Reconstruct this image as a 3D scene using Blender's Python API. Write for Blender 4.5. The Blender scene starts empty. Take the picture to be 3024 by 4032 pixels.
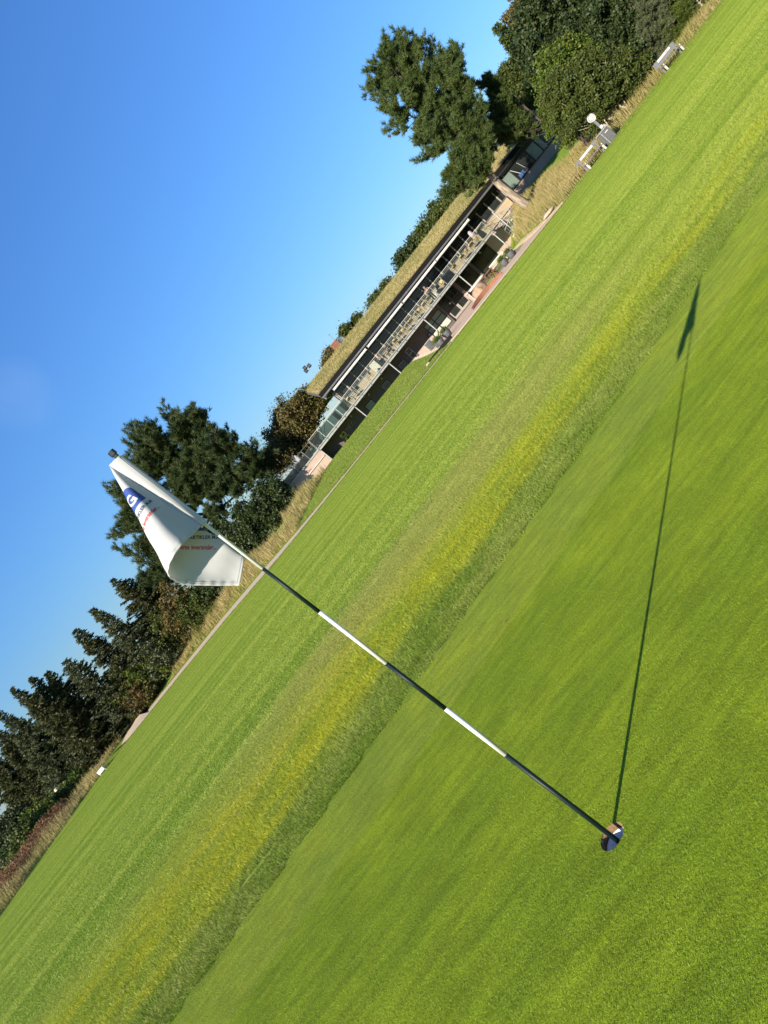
import bpy, bmesh, math, random
import numpy as np
from mathutils import Vector, Matrix

# ------------------------------------------------------------------ camera, sky, sun, exposure
S = bpy.context.scene
COL = S.collection
EYE = 1.55
ROLL, PITCH, FPX = math.radians(51.6), math.radians(5.8), 3028.0
FWD = Vector((0, math.cos(PITCH), -math.sin(PITCH)))
UPV = Vector((0, math.sin(PITCH), math.cos(PITCH)))
IMX = math.cos(ROLL) * Vector((1, 0, 0)) - math.sin(ROLL) * UPV      # picture's right, in the world
IMY = -math.sin(ROLL) * Vector((1, 0, 0)) - math.cos(ROLL) * UPV     # picture's down, in the world
cam_d = bpy.data.cameras.new('camera')
cam_d.sensor_fit = 'HORIZONTAL'; cam_d.sensor_width = 36.0; cam_d.lens = FPX / 3024 * 36.0
cam_d.clip_start = 0.05; cam_d.clip_end = 3000
cam = bpy.data.objects.new('camera', cam_d); COL.objects.link(cam)
M = Matrix((IMX, -IMY, -FWD)).transposed().to_4x4()
M.translation = (0, 0, EYE)
cam.matrix_world = M
S.camera = cam

SUN_DIR = Vector((-3.66, -4.04, 2.088)).normalized()                  # towards the sun, read from the flagstick's shadow
SUN_EL = math.asin(SUN_DIR.z)
W = bpy.data.worlds.new('World'); S.world = W; W.use_nodes = True
wn = W.node_tree; bg = wn.nodes['Background']
sky = wn.nodes.new('ShaderNodeTexSky'); sky.sky_type = 'NISHITA'; sky.sun_disc = False
sky.sun_elevation = SUN_EL; sky.sun_rotation = math.atan2(SUN_DIR.x, SUN_DIR.y)
sky.altitude = 0; sky.air_density = 1.65; sky.dust_density = 0.0; sky.ozone_density = 10.0
tint = wn.nodes.new('ShaderNodeMix'); tint.data_type = 'RGBA'; tint.blend_type = 'MULTIPLY'; tint.inputs[0].default_value = 1.0; tint.inputs[7].default_value = (0.80, 0.87, 1.06, 1)
wn.links.new(sky.outputs[0], tint.inputs[6]); # one faint wisp of high cloud, low on the left
wtc = wn.nodes.new('ShaderNodeTexCoord'); wdir = (FWD + IMX * ((70 - 1512) / FPX) + IMY * ((1560 - 2016) / FPX)).normalized()
wdot = wn.nodes.new('ShaderNodeVectorMath'); wdot.operation = 'DOT_PRODUCT'; wdot.inputs[1].default_value = wdir
wn.links.new(wtc.outputs['Generated'], wdot.inputs[0])
wmr = wn.nodes.new('ShaderNodeMapRange'); wmr.interpolation_type = 'SMOOTHSTEP'; wn.links.new(wdot.outputs['Value'], wmr.inputs[0])
wmr.inputs[1].default_value = 0.9987; wmr.inputs[2].default_value = 0.99995
wno = wn.nodes.new('ShaderNodeTexNoise'); wno.inputs['Scale'].default_value = 22; wno.inputs['Detail'].default_value = 5; wn.links.new(wtc.outputs['Generated'], wno.inputs['Vector'])
wmu = wn.nodes.new('ShaderNodeMath'); wmu.operation = 'MULTIPLY'; wn.links.new(wmr.outputs[0], wmu.inputs[0]); wn.links.new(wno.outputs['Fac'], wmu.inputs[1])
wmx = wn.nodes.new('ShaderNodeMix'); wmx.data_type = 'RGBA'; wmx.inputs[7].default_value = (2.3, 3.4, 5.4, 1)
wms = wn.nodes.new('ShaderNodeMath'); wms.operation = 'MULTIPLY'; wms.inputs[1].default_value = 0.2; wn.links.new(wmu.outputs[0], wms.inputs[0]); wn.links.new(wms.outputs[0], wmx.inputs[0])
wn.links.new(tint.outputs[2], wmx.inputs[6]); wn.links.new(wmx.outputs[2], bg.inputs[0]); bg.inputs[1].default_value = 0.092
sd = bpy.data.lights.new('sun', 'SUN'); sd.energy = 5.0; sd.angle = math.radians(0.5); sd.color = (1.0, 0.9, 0.74)
sun = bpy.data.objects.new('sun', sd); COL.objects.link(sun)
sun.rotation_euler = SUN_DIR.to_track_quat('Z', 'Y').to_euler()
S.view_settings.view_transform = 'Standard'; S.view_settings.look = 'None'
S.view_settings.gamma = 1.0; S.view_settings.use_curve_mapping = False
S.view_settings.exposure = 1.0
S.render.engine = 'CYCLES'
S.cycles.max_bounces = 6; S.cycles.diffuse_bounces = 3; S.cycles.transparent_max_bounces = 12

# ------------------------------------------------------------------ helpers
RNG = np.random.default_rng(7); random.seed(7)
def lin(r, g, b):
    f = lambda c: (c / 255 / 12.92) if c / 255 <= 0.04045 else ((c / 255 + 0.055) / 1.055) ** 2.4
    return (f(r), f(g), f(b))
def ray(px, py): return FWD + IMX * ((px - 1512) / FPX) + IMY * ((py - 2016) / FPX)
def P(px, py, Y):
    """a surveyed point: the photograph's pixel taken out to the distance Y"""
    r = ray(px, py); t = Y / r.y
    return Vector((r.x * t, Y, EYE + r.z * t))
def G(px, py, z=0.0):
    r = ray(px, py); t = (z - EYE) / r.z
    return Vector((r.x * t, r.y * t, z))
def in_view(x, y, z=0.0, m=0.08):
    d = Vector((x, y, z - EYE)); k = d.dot(FWD)
    if k < 0.2: return False
    a, b = FPX * d.dot(IMX) / k / 1512, FPX * d.dot(IMY) / k / 2016
    return abs(a) < 1 + m and abs(b) < 1 + m
def ss(a, b, x):
    t = np.clip((np.asarray(x, float) - a) / (b - a), 0, 1); return t * t * (3 - 2 * t)

def origin_of(o):
    v = Vector((0, 0, 0))
    while o is not None: v = v + o.location; o = o.parent
    return v
def link(o, parent=None):
    COL.objects.link(o)
    if parent is not None: o.parent = parent
    return o
def tag(o, label=None, cat=None, group=None, kind=None):
    if label: o['label'] = label
    if cat: o['category'] = cat
    if group: o['group'] = group
    if kind: o['kind'] = kind
    return o
def thing(name, label, cat, loc=(0, 0, 0), rz=0.0, group=None):
    o = bpy.data.objects.new(name, None); o.location = loc; o.rotation_euler = (0, 0, rz)
    o.empty_display_size = 0.2
    COL.objects.link(o); return tag(o, label, cat, group)
def copy_tree(o, parent=None):
    c = o.copy(); COL.objects.link(c)
    if parent is not None: c.parent = parent
    for ch in o.children: copy_tree(ch, c)
    return c
def mesh_np(name, V, F, mat, parent=None, smooth=False, world=True):
    """a mesh object from numpy arrays; F is (n,3) or (n,4)"""
    V = np.asarray(V, np.float32); F = np.asarray(F, np.int32)
    if world and parent is not None: V = V - np.array(origin_of(parent), np.float32)
    me = bpy.data.meshes.new(name)
    me.vertices.add(len(V)); me.vertices.foreach_set('co', V.ravel())
    k = F.shape[1]
    me.loops.add(F.size); me.loops.foreach_set('vertex_index', F.ravel())
    me.polygons.add(len(F)); me.polygons.foreach_set('loop_start', np.arange(0, F.size, k, dtype=np.int32))
    try: me.polygons.foreach_set('loop_total', np.full(len(F), k, np.int32))
    except Exception: pass
    if smooth: me.polygons.foreach_set('use_smooth', np.ones(len(F), bool))
    me.update(calc_edges=True); me.validate()
    if mat: me.materials.append(mat)
    return link(bpy.data.objects.new(name, me), parent)

class MB:
    """collects boxes, tubes, lathes and quads, then builds ONE mesh object"""
    def __init__(s): s.v = []; s.f = []
    def add(s, v, f):
        n = len(s.v); s.v += [tuple(p) for p in v]; s.f += [tuple(i + n for i in q) for q in f]; return s
    def box(s, x0, x1, y0, y1, z0, z1):
        v = [(x, y, z) for z in (z0, z1) for y in (y0, y1) for x in (x0, x1)]
        return s.add(v, [(0, 2, 3, 1), (4, 5, 7, 6), (0, 1, 5, 4), (2, 6, 7, 3), (0, 4, 6, 2), (1, 3, 7, 5)])
    def obox(s, a, b, w, h, up=(0, 0, 1)):
        """a bar from a to b, w wide and h high"""
        a, b = Vector(a), Vector(b); d = (b - a).normalized(); up = Vector(up)
        sx = d.cross(up)
        if sx.length < 1e-4: sx = d.cross(Vector((1, 0, 0)))
        sx.normalize(); uz = sx.cross(d).normalized()
        v = [p + sx * (i * w / 2) + uz * (j * h / 2) for p in (a, b) for i, j in ((-1, -1), (1, -1), (1, 1), (-1, 1))]
        return s.add(v, [(0, 1, 2, 3), (7, 6, 5, 4), (0, 4, 5, 1), (1, 5, 6, 2), (2, 6, 7, 3), (3, 7, 4, 0)])
    def tube(s, pts, r, n=8, cap=True):
        pts = [Vector(p) for p in pts]
        rs = r if isinstance(r, (list, tuple)) else [r] * len(pts)
        v = []; ref = Vector((0.13, 0.27, 0.95))
        for i, p in enumerate(pts):
            d = (pts[min(i + 1, len(pts) - 1)] - pts[max(i - 1, 0)]).normalized()
            a = d.cross(ref)
            if a.length < 0.05: a = d.cross(Vector((1, 0, 0)))
            a.normalize(); b = d.cross(a)
            v += [p + (a * math.cos(t) + b * math.sin(t)) * rs[i] for t in [2 * math.pi * k / n for k in range(n)]]
        f = [(i * n + k, i * n + (k + 1) % n, (i + 1) * n + (k + 1) % n, (i + 1) * n + k) for i in range(len(pts) - 1) for k in range(n)]
        if cap: f += [tuple(range(n - 1, -1, -1)), tuple((len(pts) - 1) * n + k for k in range(n))]
        return s.add(v, f)
    def lathe(s, c, prof, n=20, wob=0.0):
        v = [(c[0] + r * math.cos(2 * math.pi * k / n), c[1] + r * math.sin(2 * math.pi * k / n), c[2] + z) for r, z in prof for k in range(n)]
        f = [(i * n + k, i * n + (k + 1) % n, (i + 1) * n + (k + 1) % n, (i + 1) * n + k) for i in range(len(prof) - 1) for k in range(n)]
        f += [tuple(range(n - 1, -1, -1)), tuple((len(prof) - 1) * n + k for k in range(n))]
        return s.add(v, f)
    def prism(s, poly, z0, z1):
        n = len(poly)
        v = [(x, y, z0) for x, y in poly] + [(x, y, z1) for x, y in poly]
        return s.add(v, [tuple(range(n - 1, -1, -1)), tuple(range(n, 2 * n))] + [(i, (i + 1) % n, n + (i + 1) % n, n + i) for i in range(n)])
    def xprism(s, poly, x0, x1):
        """a (y, z) outline carried along x"""
        n = len(poly)
        v = [(x0, y, z) for y, z in poly] + [(x1, y, z) for y, z in poly]
        return s.add(v, [tuple(range(n)), tuple(range(2 * n - 1, n - 1, -1))] + [(i, n + i, n + (i + 1) % n, (i + 1) % n) for i in range(n)])
    def ball(s, c, r, n=10, m=7):
        prof = [(max(1e-4, math.sin(math.pi * i / m)), -math.cos(math.pi * i / m)) for i in range(m + 1)]
        r = (r, r, r) if not isinstance(r, (tuple, list)) else r
        v = [(c[0] + r[0] * q * math.cos(2 * math.pi * k / n), c[1] + r[1] * q * math.sin(2 * math.pi * k / n), c[2] + r[2] * z) for q, z in prof for k in range(n)]
        return s.add(v, [(i * n + k, i * n + (k + 1) % n, (i + 1) * n + (k + 1) % n, (i + 1) * n + k) for i in range(m) for k in range(n)])
    def build(s, name, mat, parent=None, smooth=False, bevel=0.0, world=True):
        o0 = origin_of(parent) if (parent is not None and world) else Vector((0, 0, 0))
        me = bpy.data.meshes.new(name)
        me.from_pydata([(p[0] - o0.x, p[1] - o0.y, p[2] - o0.z) for p in s.v], [], s.f)
        me.update()
        bm = bmesh.new(); bm.from_mesh(me); bmesh.ops.recalc_face_normals(bm, faces=bm.faces)
        if bevel:
            bmesh.ops.bevel(bm, geom=[e for e in bm.edges if len(e.link_faces) == 2 and e.calc_face_angle(0) > 0.6], offset=bevel, segments=2, affect='EDGES', profile=0.6)
        bm.to_mesh(me); bm.free()
        if smooth: me.polygons.foreach_set('use_smooth', [True] * len(me.polygons))
        me.materials.append(mat)
        return link(bpy.data.objects.new(name, me), parent)

# ------------------------------------------------------------------ materials
TONE = 0.86
def nodes_of(name):
    m = bpy.data.materials.new(name); m.use_nodes = True
    return m, m.node_tree, m.node_tree.nodes['Principled BSDF']
def noise_fac(nt, scale, detail=4.0, rough=0.6, vec=None, coord='Object', stretch=None):
    if vec is None:
        tc = nt.nodes.new('ShaderNodeTexCoord'); vec = tc.outputs[coord]
    if stretch:
        mp = nt.nodes.new('ShaderNodeMapping'); mp.inputs['Scale'].default_value = stretch
        nt.links.new(vec, mp.inputs['Vector']); vec = mp.outputs[0]
    n = nt.nodes.new('ShaderNodeTexNoise'); n.inputs['Scale'].default_value = scale
    n.inputs['Detail'].default_value = detail; n.inputs['Roughness'].default_value = rough
    nt.links.new(vec, n.inputs['Vector']); return n.outputs['Fac']
def mrange(nt, v, a, b, c=0.0, d=1.0, smooth=True):
    n = nt.nodes.new('ShaderNodeMapRange'); n.interpolation_type = 'SMOOTHSTEP' if smooth else 'LINEAR'
    nt.links.new(v, n.inputs[0])
    for i, x in zip((1, 2, 3, 4), (a, b, c, d)): n.inputs[i].default_value = x
    return n.outputs[0]
def math_n(nt, op, a, b=None):
    n = nt.nodes.new('ShaderNodeMath'); n.operation = op
    for i, x in enumerate((a, b)):
        if x is None: continue
        if isinstance(x, (int, float)): n.inputs[i].default_value = x
        else: nt.links.new(x, n.inputs[i])
    return n.outputs[0]
def mixc(nt, fac, a, b):
    n = nt.nodes.new('ShaderNodeMix'); n.data_type = 'RGBA'
    if isinstance(fac, (int, float)): n.inputs[0].default_value = fac
    else: nt.links.new(fac, n.inputs[0])
    for i, x in ((6, a), (7, b)):
        if isinstance(x, tuple): n.inputs[i].default_value = (*x, 1)
        else: nt.links.new(x, n.inputs[i])
    return n.outputs[2]
def mat(name, c, rough=0.6, metal=0.0, c2=None, scale=6.0, bump=0.0, bscale=None, spec=0.5, stretch=None):
    m, nt, b = nodes_of(name)
    c2 = c2 or tuple(x * 0.72 for x in c)
    c, c2 = tuple(x * TONE for x in c), tuple(x * TONE for x in c2)
    f = mrange(nt, noise_fac(nt, scale, 6, 0.65, stretch=stretch), 0.3, 0.7)
    nt.links.new(mixc(nt, f, c, c2), b.inputs['Base Color'])
    r = mrange(nt, noise_fac(nt, scale * 3.1), 0.2, 0.8, max(0.02, rough - 0.08), min(1, rough + 0.08))
    nt.links.new(r, b.inputs['Roughness']); b.inputs['Metallic'].default_value = metal
    b.inputs['Specular IOR Level'].default_value = spec
    if bump:
        bn = nt.nodes.new('ShaderNodeBump'); bn.inputs['Strength'].default_value = bump; bn.inputs['Distance'].default_value = 0.02
        nt.links.new(noise_fac(nt, bscale or scale * 4, 6), bn.inputs['Height']); nt.links.new(bn.outputs[0], b.inputs['Normal'])
    return m
def leaf_mat(name, c1, c2, c3=None, transl=0.3, scale=1.3, rough=0.55):
    """foliage: colour wanders from clump to clump and from leaf to leaf; light also comes through"""
    m, nt, b = nodes_of(name)
    c1, c2 = tuple(x * TONE for x in c1), tuple(x * TONE for x in c2); c3 = tuple(x * TONE for x in c3) if c3 else None
    f = mrange(nt, noise_fac(nt, scale, 3), 0.35, 0.65)
    c = mixc(nt, f, c1, c2)
    if c3: c = mixc(nt, mrange(nt, noise_fac(nt, scale * 9, 2), 0.56, 0.72), c, c3)
    f2 = mrange(nt, noise_fac(nt, 23.0, 1), 0.3, 0.7, 0.7, 1.35)
    hs = nt.nodes.new('ShaderNodeHueSaturation'); nt.links.new(f2, hs.inputs['Value']); nt.links.new(c, hs.inputs['Color'])
    c = hs.outputs[0]
    nt.links.new(c, b.inputs['Base Color']); b.inputs['Roughness'].default_value = rough
    b.inputs['Specular IOR Level'].default_value = 0.35
    t = nt.nodes.new('ShaderNodeBsdfTranslucent'); nt.links.new(c, t.inputs[0])
    mx = nt.nodes.new('ShaderNodeMixShader'); mx.inputs[0].default_value = transl
    out = nt.nodes['Material Output']
    nt.links.new(b.outputs[0], mx.inputs[1]); nt.links.new(t.outputs[0], mx.inputs[2]); nt.links.new(mx.outputs[0], out.inputs[0])
    return m
def glass_mat(name, tint, clear, rough=0.03):
    m, nt, b = nodes_of(name); nt.nodes.remove(b)
    tr = nt.nodes.new('ShaderNodeBsdfTransparent'); tr.inputs[0].default_value = (*tint, 1)
    df = nt.nodes.new('ShaderNodeBsdfDiffuse')
    nt.links.new(mixc(nt, mrange(nt, noise_fac(nt, 2.0), 0.3, 0.7), (0.25, 0.3, 0.28), (0.4, 0.45, 0.42)), df.inputs[0])
    gl = nt.nodes.new('ShaderNodeBsdfGlossy'); gl.inputs['Roughness'].default_value = rough
    m1 = nt.nodes.new('ShaderNodeMixShader'); m1.inputs[0].default_value = 1 - clear
    nt.links.new(tr.outputs[0], m1.inputs[1]); nt.links.new(df.outputs[0], m1.inputs[2])
    fr = nt.nodes.new('ShaderNodeFresnel'); fr.inputs[0].default_value = 1.45
    m2 = nt.nodes.new('ShaderNodeMixShader'); nt.links.new(fr.outputs[0], m2.inputs[0])
    nt.links.new(m1.outputs[0], m2.inputs[1]); nt.links.new(gl.outputs[0], m2.inputs[2])
    nt.links.new(m2.outputs[0], nt.nodes['Material Output'].inputs[0]); return m

def lawn_colour(nt):
    """one colour map of the whole lawn, by place: close-mown green, longer collar, yellowed and bleached patches, streaked far lawn"""
    geo = nt.nodes.new('ShaderNodeNewGeometry'); pos = geo.outputs['Position']
    sp = nt.nodes.new('ShaderNodeSeparateXYZ'); nt.links.new(pos, sp.inputs[0]); x, y = sp.outputs[0], sp.outputs[1]
    edge = math_n(nt, 'ADD', math_n(nt, 'ADD', math_n(nt, 'MULTIPLY', x, 0.2), 5.72), math_n(nt, 'MULTIPLY', math_n(nt, 'MULTIPLY', x, x), 0.008))
    q = math_n(nt, 'SUBTRACT', y, edge)
    wob = math_n(nt, 'MULTIPLY', math_n(nt, 'SUBTRACT', noise_fac(nt, 1.0, 4, 0.6, pos, stretch=(0.5, 1.3, 1)), 0.5), 1.8)
    qw = math_n(nt, 'ADD', q, wob)
    streak = mrange(nt, noise_fac(nt, 1.0, 6, 0.7, pos, stretch=(0.05, 0.75, 1)), 0.36, 0.64)
    fine = noise_fac(nt, 1.0, 6, 0.75, pos, stretch=(3.0, 14.0, 1))
    patch = mrange(nt, noise_fac(nt, 1.0, 6, 0.68, pos, stretch=(0.9, 1.3, 1)), 0.36, 0.68)
    big = mrange(nt, noise_fac(nt, 1.0, 2, 0.5, pos, stretch=(0.13, 0.35, 1)), 0.35, 0.65)
    green = mixc(nt, patch, LAWN['g1'], LAWN['g2'])
    strip = math_n(nt, 'MULTIPLY', mrange(nt, q, -1.02, -0.92), mrange(nt, q, -0.06, 0.0, 1, 0))
    green = mixc(nt, math_n(nt, 'MULTIPLY', strip, 0.4), green, mixc(nt, patch, LAWN['s1'], LAWN['s2']))
    far = mixc(nt, streak, LAWN['f1'], LAWN['f2'])
    far = mixc(nt, math_n(nt, 'MULTIPLY', mrange(nt, noise_fac(nt, 1.0, 4, 0.6, pos, stretch=(0.07, 1.9, 1)), 0.55, 0.72), 0.55), far, LAWN['f3'])
    dark = mixc(nt, patch, LAWN['d1'], LAWN['d2'])
    c = mixc(nt, mrange(nt, q, -0.03, 0.03), green, dark)
    c = mixc(nt, mrange(nt, qw, 0.75, 1.5), c, far)
    yend = math_n(nt, 'ADD', qw, mrange(nt, x, -1.8, 2.6, 0.0, 1.9))
    yel = math_n(nt, 'MULTIPLY', mrange(nt, qw, 0.65, 1.3), mrange(nt, yend, 3.0, 5.0, 1, 0))
    yel = math_n(nt, 'MULTIPLY', yel, mrange(nt, x, 1.0, 6.0, 1.0, 0.55))
    yel = math_n(nt, 'MULTIPLY', yel, mrange(nt, noise_fac(nt, 1.0, 4, 0.6, pos, stretch=(0.8, 1.4, 1)), 0.38, 0.60, 0.30, 1.0))
    c = mixc(nt, math_n(nt, 'MULTIPLY', yel, 0.85), c, mixc(nt, fine, LAWN['y1'], LAWN['y2']))
    tan = math_n(nt, 'MULTIPLY', mrange(nt, qw, 2.2, 3.4), mrange(nt, qw, 4.4, 6.5, 1, 0))
    tan = math_n(nt, 'MULTIPLY', tan, math_n(nt, 'MULTIPLY', mrange(nt, x, -5.5, -1.5), mrange(nt, x, 2.5, 6.0, 1, 0)))
    c = mixc(nt, math_n(nt, 'MULTIPLY', tan, math_n(nt, 'ADD', 0.3, math_n(nt, 'MULTIPLY', big, 0.45))), c, LAWN['t1'])
    hs = nt.nodes.new('ShaderNodeHueSaturation'); nt.links.new(c, hs.inputs['Color'])
    nt.links.new(mrange(nt, fine, 0.3, 0.7, 0.8, 1.2), hs.inputs['Value'])
    return hs.outputs[0], fine
LAWN = dict(g1=(0.182, 0.262, 0.013), g2=(0.250, 0.322, 0.015), s1=(0.24, 0.30, 0.05), s2=(0.29, 0.335, 0.04),
            d1=(0.17, 0.248, 0.022), d2=(0.27, 0.325, 0.055), f1=(0.19, 0.278, 0.022), f2=(0.305, 0.372, 0.05), f3=(0.158, 0.25, 0.018),
            y1=(0.32, 0.36, 0.014), y2=(0.43, 0.42, 0.022), t1=(0.36, 0.35, 0.095))
def blade_mat(name, transl=0.35, val=1.0, spread=0.35):
    m, nt, b = nodes_of(name); c, _ = lawn_colour(nt)
    rp = nt.nodes.new('ShaderNodeNewGeometry')
    hs = nt.nodes.new('ShaderNodeHueSaturation'); nt.links.new(c, hs.inputs['Color'])
    nt.links.new(mrange(nt, rp.outputs['Random Per Island'], 0, 1, val * (1 - spread), val * (1 + spread), False), hs.inputs['Value'])
    nt.links.new(hs.outputs[0], b.inputs['Base Color']); b.inputs['Roughness'].default_value = 0.5
    b.inputs['Specular IOR Level'].default_value = 0.4
    t = nt.nodes.new('ShaderNodeBsdfTranslucent'); nt.links.new(hs.outputs[0], t.inputs[0])
    mx = nt.nodes.new('ShaderNodeMixShader'); mx.inputs[0].default_value = transl
    nt.links.new(b.outputs[0], mx.inputs[1]); nt.links.new(t.outputs[0], mx.inputs[2])
    nt.links.new(mx.outputs[0], nt.nodes['Material Output'].inputs[0]); return m
def sheet_mat(name):
    m, nt, b = nodes_of(name); c, fine = lawn_colour(nt)
    nt.links.new(c, b.inputs['Base Color']); b.inputs['Roughness'].default_value = 0.85
    b.inputs['Specular IOR Level'].default_value = 0.15
    geo = nt.nodes.new('ShaderNodeNewGeometry')
    bn = nt.nodes.new('ShaderNodeBump'); bn.inputs['Strength'].default_value = 0.7; bn.inputs['Distance'].default_value = 0.012
    nt.links.new(noise_fac(nt, 60.0, 5, 0.7, geo.outputs['Position']), bn.inputs['Height']); nt.links.new(bn.outputs[0], b.inputs['Normal'])
    return m
def ground_mat():
    m, nt, b = nodes_of('rough_ground')
    geo = nt.nodes.new('ShaderNodeNewGeometry'); pos = geo.outputs['Position']
    f = mrange(nt, noise_fac(nt, 0.45, 6, 0.65, pos), 0.35, 0.65)
    g = mrange(nt, noise_fac(nt, 2.2, 6, 0.7, pos, stretch=(1, 0.5, 1)), 0.45, 0.7)
    c = mixc(nt, f, (0.15, 0.24, 0.02), (0.20, 0.28, 0.035)); c = mixc(nt, math_n(nt, 'MULTIPLY', g, 0.45), c, (0.25, 0.22, 0.085))
    nt.links.new(c, b.inputs['Base Color']); b.inputs['Roughness'].default_value = 0.9; b.inputs['Specular IOR Level'].default_value = 0.1
    bn = nt.nodes.new('ShaderNodeBump'); bn.inputs['Strength'].default_value = 0.8; bn.inputs['Distance'].default_value = 0.06
    nt.links.new(noise_fac(nt, 9.0, 6, 0.7, pos), bn.inputs['Height']); nt.links.new(bn.outputs[0], b.inputs['Normal']); return m

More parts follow.
